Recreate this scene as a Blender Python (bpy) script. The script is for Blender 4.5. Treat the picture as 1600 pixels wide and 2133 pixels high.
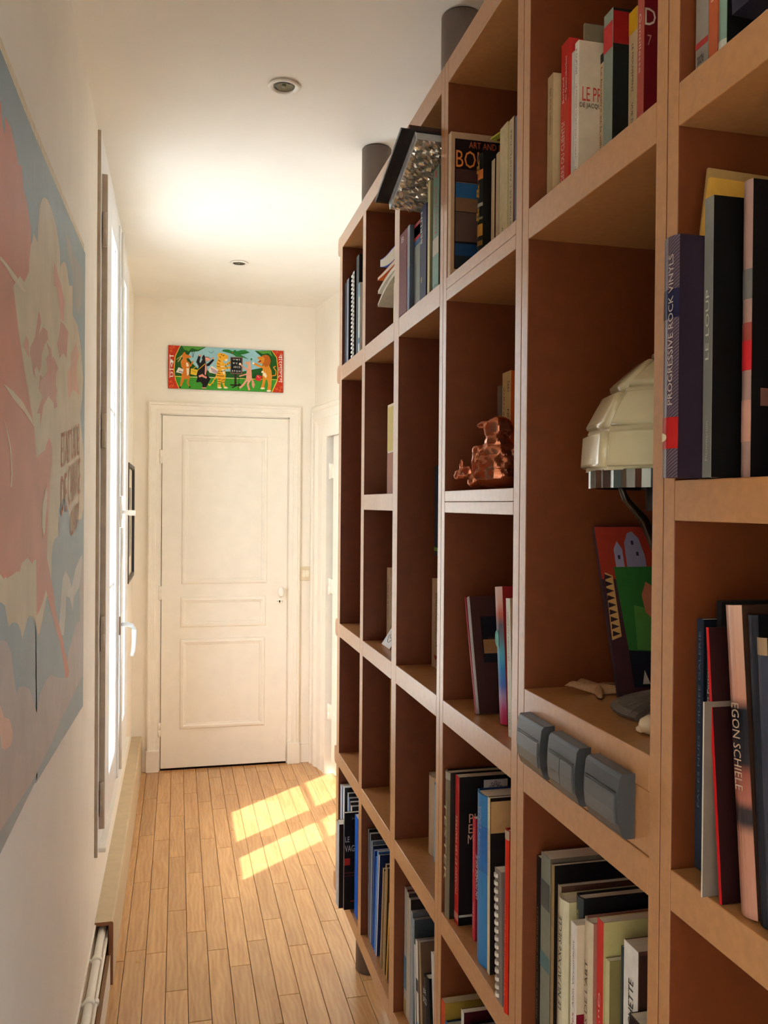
import bpy, bmesh, math, random
from mathutils import Vector, Matrix
random.seed(7)
for o in list(bpy.data.objects): bpy.data.objects.remove(o)
SC = bpy.context.scene
COL = SC.collection
# ------------------------------------------------------------------ camera
FPX, YAW, PIT, ROL, CAMZ = 1779.28, 0.2368, 0.0083, 0.0081, 1.55
cd = bpy.data.cameras.new('camera'); cam = bpy.data.objects.new('camera', cd); COL.objects.link(cam)
cd.sensor_fit = 'VERTICAL'; cd.sensor_height = 36.0; cd.lens = FPX / 2133.0 * 36.0
cd.clip_start = 0.02
F = Vector((math.sin(YAW)*math.cos(PIT), math.cos(YAW)*math.cos(PIT), -math.sin(PIT)))
R0 = Vector((math.cos(YAW), -math.sin(YAW), 0)); U0 = R0.cross(F)
Rv = R0*math.cos(ROL) + U0*math.sin(ROL); Uv = U0*math.cos(ROL) - R0*math.sin(ROL)
cam.matrix_world = Matrix(((Rv.x, Uv.x, -F.x, 0), (Rv.y, Uv.y, -F.y, 0), (Rv.z, Uv.z, -F.z, CAMZ), (0, 0, 0, 1)))
SC.camera = cam
# ------------------------------------------------------------------ sky, sun, exposure
w = bpy.data.worlds.new('sky'); SC.world = w; w.use_nodes = True
nt = w.node_tree; nt.nodes.clear()
out = nt.nodes.new('ShaderNodeOutputWorld'); bg = nt.nodes.new('ShaderNodeBackground')
sky = nt.nodes.new('ShaderNodeTexSky'); sky.sky_type = 'NISHITA'; sky.sun_disc = False
sky.sun_elevation = math.radians(45); sky.sun_rotation = math.radians(228); sky.dust_density = 2.5
mix = nt.nodes.new('ShaderNodeMix'); mix.data_type = 'RGBA'; mix.inputs[0].default_value = 0.55
mix.inputs[7].default_value = (3.15, 3.5, 3.95, 1)
nt.links.new(sky.outputs[0], mix.inputs[6]); nt.links.new(mix.outputs[2], bg.inputs[0]); nt.links.new(bg.outputs[0], out.inputs[0])
bg.inputs[1].default_value = 3.3
sd = bpy.data.lights.new('sun', 'SUN'); sun = bpy.data.objects.new('sun', sd); COL.objects.link(sun)
sd.energy = 13; sd.angle = math.radians(0.7); sd.color = (1, .97, .92)
sun.rotation_euler = Vector((1, .888, -1.35)).to_track_quat('-Z', 'Y').to_euler()
sun.location = (-3, 0, 5)
SC.view_settings.view_transform = 'Standard'; SC.view_settings.look = 'None'; SC.view_settings.gamma = 1
SC.view_settings.use_curve_mapping = False
SC.view_settings.exposure = 0.04
SC.cycles.max_bounces = 14; SC.cycles.diffuse_bounces = 9; SC.cycles.transparent_max_bounces = 12

# ------------------------------------------------------------------ materials
def lin(c):
    r = []
    for v in c[:3]:
        v /= 255.0
        r.append(v/12.92 if v <= .04045 else ((v+.055)/1.055)**2.4)
    return (*r, 1)
MATS = {}
def M(name, c=(200,200,200), rough=.5, var=.06, scale=30, metal=0, bump=0, coat=0, spec=.5, rand=0, stretch=None):
    """Principled colour with a little noise in it"""
    if name in MATS: return MATS[name]
    m = bpy.data.materials.new(name); m.use_nodes = True; MATS[name] = m
    n = m.node_tree; b = n.nodes['Principled BSDF']
    b.inputs['Roughness'].default_value = rough; b.inputs['Metallic'].default_value = metal
    b.inputs['Coat Weight'].default_value = coat; b.inputs['Coat Roughness'].default_value = .25
    b.inputs['Specular IOR Level'].default_value = spec
    col = lin(c)
    tc = n.nodes.new('ShaderNodeTexCoord'); no = n.nodes.new('ShaderNodeTexNoise')
    no.inputs['Scale'].default_value = scale; no.inputs['Detail'].default_value = 4
    src = tc.outputs['Object']
    if stretch:
        mp = n.nodes.new('ShaderNodeMapping'); mp.inputs['Scale'].default_value = stretch
        n.links.new(src, mp.inputs[0]); src = mp.outputs[0]
    n.links.new(src, no.inputs['Vector'])
    rp = n.nodes.new('ShaderNodeValToRGB')
    rp.color_ramp.elements[0].position = .3; rp.color_ramp.elements[1].position = .7
    rp.color_ramp.elements[0].color = tuple(max(0, x*(1-var*1.5)) for x in col[:3]) + (1,)
    rp.color_ramp.elements[1].color = tuple(min(1, x*(1+var)) for x in col[:3]) + (1,)
    n.links.new(no.outputs['Fac'], rp.inputs[0])
    last = rp.outputs[0]
    if rand:
        oi = n.nodes.new('ShaderNodeObjectInfo'); hs = n.nodes.new('ShaderNodeHueSaturation')
        mr = n.nodes.new('ShaderNodeMapRange'); mr.inputs[3].default_value = 1-rand; mr.inputs[4].default_value = 1+rand
        n.links.new(oi.outputs['Random'], mr.inputs[0]); n.links.new(mr.outputs[0], hs.inputs['Value'])
        n.links.new(last, hs.inputs['Color']); last = hs.outputs[0]
    n.links.new(last, b.inputs['Base Color'])
    if bump:
        bp = n.nodes.new('ShaderNodeBump'); bp.inputs['Strength'].default_value = bump; bp.inputs['Distance'].default_value = .002
        n.links.new(no.outputs['Fac'], bp.inputs['Height']); n.links.new(bp.outputs[0], b.inputs['Normal'])
    return m
def C(c, rough=.45):
    """printed or painted colour"""
    return M('ink_%d_%d_%d_%d' % (*c, int(rough*100)), c, min(.6,rough+.12), .05, 60, spec=.12)

def ramp_mat(name, stops, rough=.3):
    """printed colours that change along the height of the piece"""
    m = bpy.data.materials.new(name); m.use_nodes = True; n = m.node_tree; b = n.nodes['Principled BSDF']
    tc = n.nodes.new('ShaderNodeTexCoord'); sp = n.nodes.new('ShaderNodeSeparateXYZ'); rp = n.nodes.new('ShaderNodeValToRGB')
    n.links.new(tc.outputs['Generated'], sp.inputs[0]); n.links.new(sp.outputs[2], rp.inputs[0])
    e = rp.color_ramp.elements
    while len(e) < len(stops): e.new(.5)
    for q, (p, c) in zip(e, stops): q.position = p; q.color = lin(c)
    n.links.new(rp.outputs[0], b.inputs['Base Color']); b.inputs['Roughness'].default_value = rough; b.inputs['Specular IOR Level'].default_value = .35
    return m
def stripe_mat(name, c0, c1, scale, rough=.3):
    """fine slanting printed stripes"""
    m = bpy.data.materials.new(name); m.use_nodes = True; n = m.node_tree; b = n.nodes['Principled BSDF']
    tc = n.nodes.new('ShaderNodeTexCoord'); wv = n.nodes.new('ShaderNodeTexWave'); mp = n.nodes.new('ShaderNodeMapping')
    mp.inputs['Rotation'].default_value = (math.radians(38), 0, 0); wv.bands_direction = 'Z'; wv.inputs['Scale'].default_value = scale
    n.links.new(tc.outputs['Object'], mp.inputs[0]); n.links.new(mp.outputs[0], wv.inputs['Vector'])
    rp = n.nodes.new('ShaderNodeValToRGB'); n.links.new(wv.outputs['Fac'], rp.inputs[0])
    rp.color_ramp.elements[0].position = .4; rp.color_ramp.elements[1].position = .6
    rp.color_ramp.elements[0].color = lin(c0); rp.color_ramp.elements[1].color = lin(c1)
    n.links.new(rp.outputs[0], b.inputs['Base Color']); b.inputs['Roughness'].default_value = rough
    return m
def oak():
    m = bpy.data.materials.new('oak_floor'); m.use_nodes = True; n = m.node_tree; b = n.nodes['Principled BSDF']
    tc = n.nodes.new('ShaderNodeTexCoord'); oi = n.nodes.new('ShaderNodeObjectInfo')
    ad = n.nodes.new('ShaderNodeVectorMath'); ad.operation = 'MULTIPLY_ADD'
    n.links.new(oi.outputs['Random'], ad.inputs[0]); ad.inputs[1].default_value = (37, 91, 53)
    n.links.new(tc.outputs['Object'], ad.inputs[2])
    mp = n.nodes.new('ShaderNodeMapping'); mp.inputs['Scale'].default_value = (26, 2.2, 26); n.links.new(ad.outputs[0], mp.inputs[0])
    n1 = n.nodes.new('ShaderNodeTexNoise'); n1.inputs['Scale'].default_value = 1.0; n1.inputs['Detail'].default_value = 5
    n1.inputs['Distortion'].default_value = 1.6; n.links.new(mp.outputs[0], n1.inputs['Vector'])
    wv = n.nodes.new('ShaderNodeTexWave'); wv.bands_direction = 'X'; wv.inputs['Scale'].default_value = 2.0
    wv.inputs['Distortion'].default_value = 9; wv.inputs['Detail'].default_value = 3; wv.inputs['Detail Scale'].default_value = 1.2
    mp2 = n.nodes.new('ShaderNodeMapping'); mp2.inputs['Scale'].default_value = (9, 2.6, 9); n.links.new(ad.outputs[0], mp2.inputs[0])
    n.links.new(mp2.outputs[0], wv.inputs['Vector'])
    mx = n.nodes.new('ShaderNodeMix'); mx.data_type = 'FLOAT'; mx.inputs[0].default_value = .16
    n.links.new(n1.outputs['Fac'], mx.inputs[2]); n.links.new(wv.outputs['Fac'], mx.inputs[3])
    rp = n.nodes.new('ShaderNodeValToRGB'); n.links.new(mx.outputs[0], rp.inputs[0])
    rp.color_ramp.elements[0].position = .2; rp.color_ramp.elements[0].color = lin((176,124,72))
    rp.color_ramp.elements[1].position = .75; rp.color_ramp.elements[1].color = lin((212,166,110))
    hs = n.nodes.new('ShaderNodeHueSaturation'); mr = n.nodes.new('ShaderNodeMapRange')
    mr.inputs[3].default_value = .88; mr.inputs[4].default_value = 1.08
    n.links.new(oi.outputs['Random'], mr.inputs[0]); n.links.new(mr.outputs[0], hs.inputs['Value'])
    n.links.new(rp.outputs[0], hs.inputs['Color']); n.links.new(hs.outputs[0], b.inputs['Base Color'])
    b.inputs['Roughness'].default_value = .30; b.inputs['Coat Weight'].default_value = .4; b.inputs['Coat Roughness'].default_value = .22
    bp = n.nodes.new('ShaderNodeBump'); bp.inputs['Strength'].default_value = .08; bp.inputs['Distance'].default_value = .001
    n.links.new(mx.outputs[0], bp.inputs['Height']); n.links.new(bp.outputs[0], b.inputs['Normal'])
    return m
OAK = oak()
def glass():
    m = bpy.data.materials.new('window_glass'); m.use_nodes = True; n = m.node_tree; n.nodes.clear()
    o = n.nodes.new('ShaderNodeOutputMaterial'); t = n.nodes.new('ShaderNodeBsdfTransparent'); g = n.nodes.new('ShaderNodeBsdfGlossy')
    g.inputs['Roughness'].default_value = .02; t.inputs[0].default_value = (.97,.98,.97,1)
    lw = n.nodes.new('ShaderNodeLayerWeight'); lw.inputs[0].default_value = .5
    pw = n.nodes.new('ShaderNodeMath'); pw.operation = 'POWER'; pw.inputs[1].default_value = 5; n.links.new(lw.outputs['Facing'], pw.inputs[0])
    fr = n.nodes.new('ShaderNodeMath'); fr.operation = 'MULTIPLY_ADD'; fr.inputs[1].default_value = .4; fr.inputs[2].default_value = .025; n.links.new(pw.outputs[0], fr.inputs[0])
    mx = n.nodes.new('ShaderNodeMixShader')
    n.links.new(fr.outputs[0], mx.inputs[0]); n.links.new(t.outputs[0], mx.inputs[1]); n.links.new(g.outputs[0], mx.inputs[2]); n.links.new(mx.outputs[0], o.inputs[0])
    return m
GLASS = glass()
WALL = M('wall_paint', (240,233,220), .6, .02, 6, bump=.15)
CEIL = M('ceiling_paint', (240,236,226), .7, .015, 5)
WHITE = M('white_gloss_paint', (240,233,220), .32, .02, 12, coat=.1)
PVC = M('white_window_paint', (232,234,236), .3, .02, 10)
EDGE = M('shaded_window_edge', (182,164,142), .5, .08, 20)  # tan puts in the shade of frame faces turned from the window
PANEL_SHADE = M('shaded_panel_face', (112,53,21), .45, .08, 40, coat=.1)  # same fibreboard coloured darker, cell shade put into the colour
MDF = M('varnished_fibreboard', (184,126,74), .36, .07, 90, coat=.6, bump=.03)
POLE = M('taupe_pole', (122,108,100), .55, .03, 20)
BLACK = M('black_plastic', (38,38,40), .3, .05, 20)
DARK = M('dark_void', (12,10,9), .8, .1, 10)
PAGES = M('book_pages', (226,214,190), .8, .08, 400, stretch=(.02,1,.02))
CHROME = M('polished_metal', (210,210,208), .2, .03, 20, metal=1)

# ------------------------------------------------------------------ mesh helpers
class G:
    def __init__(s): s.v=[]; s.f=[]; s.m=[]; s.sm=[]
    def add(s, vs, fs, mi=0, smooth=False):
        b=len(s.v); s.v += [tuple(x) for x in vs]
        for f in fs: s.f.append([b+i for i in f]); s.m.append(mi); s.sm.append(smooth)
        return s
    def box(s, x0,x1,y0,y1,z0,z1, mi=0):
        v=[(x,y,z) for x in (x0,x1) for y in (y0,y1) for z in (z0,z1)]
        return s.add(v, [(0,1,3,2),(4,6,7,5),(0,4,5,1),(2,3,7,6),(0,2,6,4),(1,5,7,3)], mi)
    def prism(s, poly, a0, a1, axis, mi=0, smooth=False):
        """poly in the plane across `axis` (x: (y,z); y: (x,z); z: (x,y)), swept a0..a1"""
        def p(q,a):
            return (a,q[0],q[1]) if axis=='x' else ((q[0],a,q[1]) if axis=='y' else (q[0],q[1],a))
        n=len(poly); v=[p(q,a0) for q in poly]+[p(q,a1) for q in poly]
        s.add(v, [(i,(i+1)%n,n+(i+1)%n,n+i) for i in range(n)], mi, smooth)
        s.add(v, [tuple(range(n))[::-1], tuple(range(n,2*n))], mi)
        return s
    def lathe(s, prof, seg=32, c=(0,0,0), axis='z', mi=0, smooth=True, a0=0.0):
        v=[]
        for r,h in prof:
            for k in range(seg):
                a=a0+2*math.pi*k/seg; x,y=r*math.cos(a),r*math.sin(a)
                q={'z':(x,y,h),'x':(h,x,y),'y':(x,h,y)}[axis]
                v.append((c[0]+q[0],c[1]+q[1],c[2]+q[2]))
        n=len(prof); fs=[]
        for i in range(n-1):
            for k in range(seg): fs.append((i*seg+k,i*seg+(k+1)%seg,(i+1)*seg+(k+1)%seg,(i+1)*seg+k))
        fs.append(tuple(range(seg))[::-1]); fs.append(tuple((n-1)*seg+k for k in range(seg)))
        return s.add(v,fs,mi,smooth)
    def tube(s, pts, r, seg=10, mi=0):
        pts=[Vector(p) for p in pts]; n=len(pts); v=[]; rr=r if isinstance(r,(list,tuple)) else [r]*n
        up=Vector((0,0,1))
        for i,p in enumerate(pts):
            t=(pts[min(i+1,n-1)]-pts[max(i-1,0)]).normalized()
            a=t.cross(up) if abs(t.dot(up))<.95 else t.cross(Vector((0,1,0)))
            a.normalize(); b=t.cross(a)
            for k in range(seg):
                th=2*math.pi*k/seg; v.append(p+(a*math.cos(th)+b*math.sin(th))*rr[i])
        fs=[(i*seg+k,i*seg+(k+1)%seg,(i+1)*seg+(k+1)%seg,(i+1)*seg+k) for i in range(n-1) for k in range(seg)]
        fs+=[tuple(range(seg))[::-1],tuple((n-1)*seg+k for k in range(seg))]
        return s.add(v,fs,mi,True)
    def rings(s, loops, closed=True, mi=0, cap=False, smooth=False):
        """bridge successive equal-length loops of points"""
        n=len(loops[0]); v=[p for l in loops for p in l]; fs=[]
        for i in range(len(loops)-1):
            for k in range(n): fs.append((i*n+k,i*n+(k+1)%n,(i+1)*n+(k+1)%n,(i+1)*n+k))
        if cap: fs.append(tuple((len(loops)-1)*n+k for k in range(n)))
        return s.add(v,fs,mi,smooth)
    def mesh(s, name, mats):
        me=bpy.data.meshes.new(name); me.from_pydata(s.v,[],s.f)
        for m in (mats if isinstance(mats,(list,tuple)) else [mats]): me.materials.append(m)
        me.polygons.foreach_set('material_index', s.m); me.polygons.foreach_set('use_smooth', s.sm)
        bm=bmesh.new(); bm.from_mesh(me); bmesh.ops.recalc_face_normals(bm, faces=bm.faces); bm.to_mesh(me); bm.free()
        me.update(); return me
    def obj(s, name, mats, parent=None, bevel=0, loc=None):
        o=bpy.data.objects.new(name, s.mesh(name,mats)); COL.objects.link(o)
        if parent: o.parent=parent
        if loc: o.location=loc
        if bevel:
            b=o.modifiers.new('bevel','BEVEL'); b.width=bevel; b.segments=2; b.limit_method='ANGLE'; b.angle_limit=math.radians(40)
        return o
def thing(name, label, cat, loc=(0,0,0), group=None, rot=(0,0,0)):
    o=bpy.data.objects.new(name,None); COL.objects.link(o); o.empty_display_size=.05
    o.location=loc; o.rotation_euler=rot; tag(o,label,cat,group); return o
def tag(o,label,cat,group=None):
    o['label']=label; o['category']=cat
    if group: o['group']=group
    return o
def struct(o): o['kind']='structure'; return o
def empty(name, parent=None, loc=(0,0,0)):
    o=bpy.data.objects.new(name,None); COL.objects.link(o); o.empty_display_size=.05; o.location=loc
    if parent: o.parent=parent
    return o
_FONT={}
def text(name, s, parent, org, d, u, length, height, mat, shear=0, lift=.0004):
    """flat lettering: org = start of the baseline, d = reading direction, u = up, stretched into length x height"""
    cu=bpy.data.curves.new(name,'FONT'); cu.body=s; cu.shear=shear; cu.resolution_u=2
    t=bpy.data.objects.new(name,cu); me=bpy.data.meshes.new_from_object(t); bpy.data.objects.remove(t)
    if not me.vertices: return None
    xs=[v.co.x for v in me.vertices]; ys=[v.co.y for v in me.vertices]
    x0,x1,y0,y1=min(xs),max(xs),min(ys),max(ys)
    d=Vector(d).normalized(); u=Vector(u).normalized(); nrm=d.cross(u); o=Vector(org)+nrm*lift
    for v in me.vertices:
        a=(v.co.x-x0)/max(1e-6,x1-x0)*length; b=(v.co.y-y0)/max(1e-6,y1-y0)*height
        v.co=o+d*a+u*b
    me.materials.clear(); me.materials.append(mat)
    ob=bpy.data.objects.new(name,me); COL.objects.link(ob)
    if parent: ob.parent=parent
    return ob
def flat(name, pts, org, d, u, mat, parent, lift):
    """a flat painted shape: pts in metres along d and u from org"""
    d=Vector(d); u=Vector(u); nrm=d.cross(u); me=bpy.data.meshes.new(name)
    bm=bmesh.new(); vs=[bm.verts.new(Vector(org)+d*a+u*b+nrm*lift) for a,b in pts]
    f=bm.faces.new(vs); f.normal_update()
    if f.normal.dot(nrm)<0: f.normal_flip()
    bmesh.ops.triangulate(bm,faces=bm.faces[:]); bm.to_mesh(me); bm.free(); me.materials.append(mat)
    o=bpy.data.objects.new(name,me); COL.objects.link(o); o.parent=parent; return o

# ================================================================== THE SETTING
XL, XR, YE, YB, H = -.2513, .7976, 5.10, -1.6, 2.731
fl = struct(G().box(XL-.2,XR+.9,YB,YE+.1,-.06,-.012).obj('floor', M('subfloor',(60,38,22),.8)))
# oak strips laid along the corridor, each its own piece
PW, PL = .0690, .52
def plank_mesh(wd, ln):
    e=.0008; b=.0012
    g=G(); x0,x1,y0,y1=-wd/2+e,wd/2-e,-ln/2+e,ln/2-e
    lo=[(x0,y0,-.012),(x1,y0,-.012),(x1,y1,-.012),(x0,y1,-.012)]
    mid=[(x,y,-b) for x,y,_ in lo]; top=[(x0+b,y0+b,0),(x1-b,y0+b,0),(x1-b,y1-b,0),(x0+b,y1-b,0)]
    g.rings([lo,mid,top],cap=True); return g.mesh('plank',OAK)
PM={}
def plank(xc,yc,wd,ln):
    k=(round(wd,4),round(ln,3))
    if k not in PM: PM[k]=plank_mesh(wd,ln)
    o=bpy.data.objects.new('plank',PM[k]); COL.objects.link(o); o.location=(xc,yc,0); o.parent=fl
ends=[3.06,3.03,3.30,3.12,3.006,3.36,3.10,3.20,3.02,3.42,3.14,3.27,3.05,3.33,3.18]
x=-.167
for k in range(20):
    wd=PW if k<19 else .06
    if k>13 and False: break
    y=ends[k%15]
    while y-PL>-.55: y-=PL
    y0=-.6
    if k>13:
        y0=2.77
        while y<2.8: y+=PL
    while y0<YE-.002:
        y1=min(y,YE-.001)
        if y1-y0>.03: plank(x+wd/2,(y0+y1)/2,wd,y1-y0)
        y0=y1; y=y1+PL+(.03 if int(y1*7+k)%3==0 else -.015)
    x+=wd
for a,b in ((-.6,1.2),(1.2,3.0),(3.0,4.4),(4.4,YE)):
    plank((XL-.167)/2+.0005,(a+b)/2,-.167-XL-.001,b-a-.001)
flat_near=G().box(XL,XR,YB,-.6,-.012,0).obj('floor_strip',OAK,fl)

struct(G().box(XL-.25,XR+.95,YB-.1,YE+.1,H,H+.1).obj('ceiling',CEIL))
# left wall with the window opening
WY0,WY1,WZ0,WZ1=2.885,4.06,.50,2.62
g=G()
g.box(XL-.22,XL,YB,WY0,0,H); g.box(XL-.22,XL,WY1,YE,0,H); g.box(XL-.22,XL,WY0,WY1,0,WZ0); g.box(XL-.22,XL,WY0,WY1,WZ1,H)
struct(g.obj('wall_left',WALL))
# far wall with the door opening
DX0,DX1,DZ=-.105,.650,2.072
g=G(); g.box(XL,DX0,YE,YE+.1,0,H); g.box(DX1,XR,YE,YE+.1,0,H); g.box(DX0,DX1,YE,YE+.1,DZ,H)
struct(g.obj('wall_far',WALL))
# right wall: straight behind the shelves, then a slightly splayed stretch with the second door
RY0,RY1,RZ=YE-1.05,YE-.25,1.985
SPL=math.radians(8.85)
def splay(g):
    c,q=math.cos(SPL),math.sin(SPL)
    g.v=[(XR+(x-XR)*c-(y-YE)*q, YE+(x-XR)*q+(y-YE)*c, z) for x,y,z in g.v]; return g
g=G(); g.box(XR,XR+.1,2.6,RY0,0,H); g.box(XR,XR+.1,RY1,YE+.1,0,H); g.box(XR,XR+.1,RY0,RY1,RZ,H)
struct(splay(g).obj('wall_right_end',WALL))
g=G().box(XR,XR+.1,YB,-1.4,0,H).box(XR,XR+.1,-.20,2.76,0,H).box(XR,XR+.1,-1.4,-.20,2.1,H).box(XR+.1,XR+.6,2.70,2.76,0,H)
struct(g.obj('wall_right',WALL))
struct(G().box(XL,XR,YB-.1,YB,0,H).obj('wall_near',WALL))
# added eave, out of view, shaped to limit how far the sun reaches in
struct(G().box(-1.22,XL-.22,2.0,5.3,2.84,2.92).obj('added_sun_eave',M('outside_render',(190,180,165),.8)))

def frame_ring(g, prof, a0,a1,z0,z1, base, axis, sgn, mi=0):
    """moulded picture-frame ring. prof: list of (inset, height); axis 'y' = in an XZ plane"""
    loops=[]
    for ins,h in prof:
        q=[(a0+ins,z0+ins),(a1-ins,z0+ins),(a1-ins,z1-ins),(a0+ins,z1-ins)]
        loops.append([(a,base+sgn*h,z) if axis=='y' else (base+sgn*h,a,z) for a,z in q])
    g.rings(loops,mi=mi)
def casing(g, prof, a0,a1,z1, base, axis, sgn, zfoot=0):
    """three-sided architrave. prof: (distance from the outer edge, height)"""
    loops=[]
    for ins,h in prof:
        q=[(a0+ins,zfoot),(a0+ins,z1-ins),(a1-ins,z1-ins),(a1-ins,zfoot)]
        loops.append([(a,base+sgn*h,z) if axis=='y' else (base+sgn*h,a,z) for a,z in q])
    n=4; v=[p for l in loops for p in l]; fs=[]
    for i in range(len(loops)-1):
        for k in range(3): fs.append((i*n+k,i*n+k+1,(i+1)*n+k+1,(i+1)*n+k))
    for k in (0,3): fs.append(tuple(i*n+k for i in range(len(loops))))
    g.add(v,fs)
PROF=[(0,0),(0,.022),(.006,.026),(.014,.026),(.018,.018),(.040,.018),(.046,.012),(.066,.012),(.066,0)]
# --- door_1, at the end of the corridor
d1=struct(empty('door_1',loc=(.27,YE,0)))
def P1(g,name,mat,bev=0):
    g.v=[(a-.27,b-YE,c) for a,b,c in g.v]; return g.obj(name,mat,d1,bev)
g=G(); casing(g,PROF,-.168,.712,2.132,YE,'y',-1,.125)
P1(g,'architrave',WHITE)
for a,b in ((-.172,-.098),(.642,.716)):
    P1(G().box(a,b,YE-.034,YE,0,.125),'plinth_block',WHITE,.003)
g=G(); g.box(DX0,DX0+.012,YE,YE+.09,0,DZ); g.box(DX1-.012,DX1,YE,YE+.09,0,DZ); g.box(DX0,DX1,YE,YE+.09,DZ-.012,DZ)
P1(g,'jamb',WHITE)
leaf=P1(G().box(-.090,.637,YE-.008,YE+.03,.012,2.057),'leaf',WHITE,.002)
PP=[(0,0),(.004,.007),(.010,.010),(.020,.011),(.026,.006),(.032,.005),(.036,-.001)]
for a0,a1,z0,z1 in ((.022,.517,1.080,1.948),(.018,.512,.828,1.006),(.016,.508,.235,.762)):
    g=G(); frame_ring(g,PP,a0,a1,z0,z1,YE-.008,'y',-1); P=P1(g,'panel_moulding',WHITE); P.parent=leaf
for z in (1.818,1.032,.240):
    g=G().lathe([(.0075,-.04),(.0075,-.001),(.0055,0),(.0075,.001),(.0075,.04)],12,(-.098,YE-.012,z)); g.box(-.098,-.075,YE-.011,YE-.0075,z-.036,z+.036)
    P1(g,'hinge',WHITE)
kn=G().lathe([(.010,0),(.010,.014),(.008,.03),(.014,.036),(.021,.046),(.022,.056),(.016,.064),(.001,.066)],20,(0,0,0),'y')
kn.v=[(x*.85+.594,YE-.008-y,z*1.45+1.032) for x,y,z in kn.v]; P1(kn,'door_knob',M('white_porcelain',(236,234,226),.12,.01,10)).parent=leaf
g=G().lathe([(.021,0),(.021,.005),(.018,.008),(.006,.009)],24,(0,0,0),'y'); g.v=[(x+.592,YE-.008-y,z+.972) for x,y,z in g.v]
ks=P1(g,'keyhole_rosette',WHITE); ks.parent=leaf
g=G().lathe([(.0055,0),(.0055,.001)],14,(0,0,0),'y'); g.box(-.002,.002,0,.001,-.011,0)
for dx in (-.014,.014): g.lathe([(.0022,0),(.0022,.001)],8,(dx,0,0),'y')
g.v=[(x+.592,YE-.0172-y,z+.972) for x,y,z in g.v]; P1(g,'keyhole',BLACK).parent=leaf
struct(G().box(DX1+.065,XR,YE-.016,YE,0,.108).obj('baseboard_far',WHITE,bevel=.002))
struct(G().box(XL+.058,DX0-.066,YE-.014,YE,0,.125).obj('baseboard_far_left',WHITE,bevel=.002))
struct(G().box(DX0-.1,DX1+.1,YE+.1,YE+.12,-.06,DZ+.1).obj('dark_backing_far_door',M('shade_dark_slab',(38,33,30),.8)))  # added slab stops light leaking round the door, coloured dark as shade
# added slab behind the second door, its dark colour stands in for room shade
struct(splay(G().box(XR+.1,XR+.12,RY0-.3,RY1+.3,0,H)).obj('dark_backing_door',M('shade_dark_slab',(38,33,30),.8)))
# --- door_2, in the splayed right-hand wall past the shelves
d2=struct(empty('door_2',loc=(XR,YE,0)))
def P2(g,name,mat,bev=0):
    splay(g); g.v=[(a-XR,b-YE,c) for a,b,c in g.v]; return g.obj(name,mat,d2,bev)
g=G(); casing(g,[(0,0),(0,.020),(.008,.028),(.028,.030),(.036,.022),(.080,.022),(.090,.028),(.120,.016),(.185,.014),(.19,.010),(.19,0)],RY0-.245,RY1+.245,2.13,XR,'x',-1,0)
P2(g,'architrave',WHITE)
P2(G().box(XR-.012,XR+.09,RY1-.012,RY1+.06,0,RZ+.0).box(XR-.012,XR+.09,RY0,RY0+.014,0,RZ).box(XR-.012,XR+.09,RY0,RY1,RZ-.014,RZ),'jamb',WHITE)
lf2=P2(G().box(XR+.008,XR+.046,RY0+.02,RY1-.075,.03,1.955),'leaf',WHITE,.002)
g=G(); frame_ring(g,PP,RY0+.12,RY1-.20,.25,1.8,XR+.008,'x',-1); P2(g,'panel_moulding',WHITE).parent=lf2
for z in (1.74,1.085,.37):
    g=G().lathe([(.008,-.045),(.008,-.001),(.006,0),(.008,.001),(.008,.045)],12,(XR-.004,RY1-.060,z)); g.box(XR+.0,XR+.03,RY1-.078,RY1-.06,z-.04,z+.04); P2(g,'hinge',WHITE)

# --- window_1
XS=-.2226
w1=struct(empty('window_1',loc=(XL,3.47,0)))
def PWn(g,name,mat,bev=0,par=None):
    g.v=[(a-XL,b-3.47,c) for a,b,c in g.v]; return g.obj(name,mat,par or w1,bev)
g=G()
g.box(XL-.06,-.2407,2.83,2.87,.425,2.722,0); g.box(XL-.06,-.2407,4.10,4.22,.425,2.722); g.box(XL-.06,-.2407,2.87,4.10,2.605,2.722); g.box(XL-.06,-.2407,2.87,4.10,.425,.50)
g.m=[1 if i in (2,) else 0 for i in range(len(g.f))]
PWn(g,'outer_frame',[PVC,EDGE],.002)
def sash(y0,y1,gy0,gy1,edge):
    g=G(); x0,x1=-.268,XS
    g.box(x0,x1,y0,gy0,.50,2.60); g.box(x0,x1,gy1,y1,.50,2.60); g.box(x0,x1,gy0,gy1,.50,.628); g.box(x0,x1,gy0,gy1,2.485,2.60)
    if edge: g.m[2]=1
    s=PWn(g,'sash',[PVC,EDGE],.004)
    for z in (1.250,1.880):
        g=G(); t=.010
        g.prism([(-.258,z-t),(-.242,z-t),(-.232,z-.004),(-.232,z+.004),(-.242,z+t),(-.258,z+t)],gy0,gy1,'y'); PWn(g,'glazing_bar',PVC,0,w1).parent=s
    zs=[.628,1.250,1.880,2.485]
    for a,b in zip(zs,zs[1:]):
        PWn(G().box(-.249,-.245,gy0-.004,gy1+.004,a,b),'glass_pane',GLASS).parent=s
        g=G(); frame_ring(g,[(0,.003),(.003,.006),(.006,-.006)],gy0,gy1,a,b,-.238,'x',1); PWn(g,'glazing_bead',PVC).parent=s
    return s
sash(2.870,3.405,3.03,3.325,True); sash(3.41,4.085,3.472,3.89,False)
PWn(G().box(-.262,-.216,3.39,3.43,.50,2.60),'meeting_strip',PVC,.004)
for z in (2.42,1.78,1.13,.60):
    g=G().lathe([(.007,-.055),(.007,-.002),(.005,0),(.007,.002),(.007,.055)],12,(-.232,2.862,z)); PWn(g,'hinge',EDGE)
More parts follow.
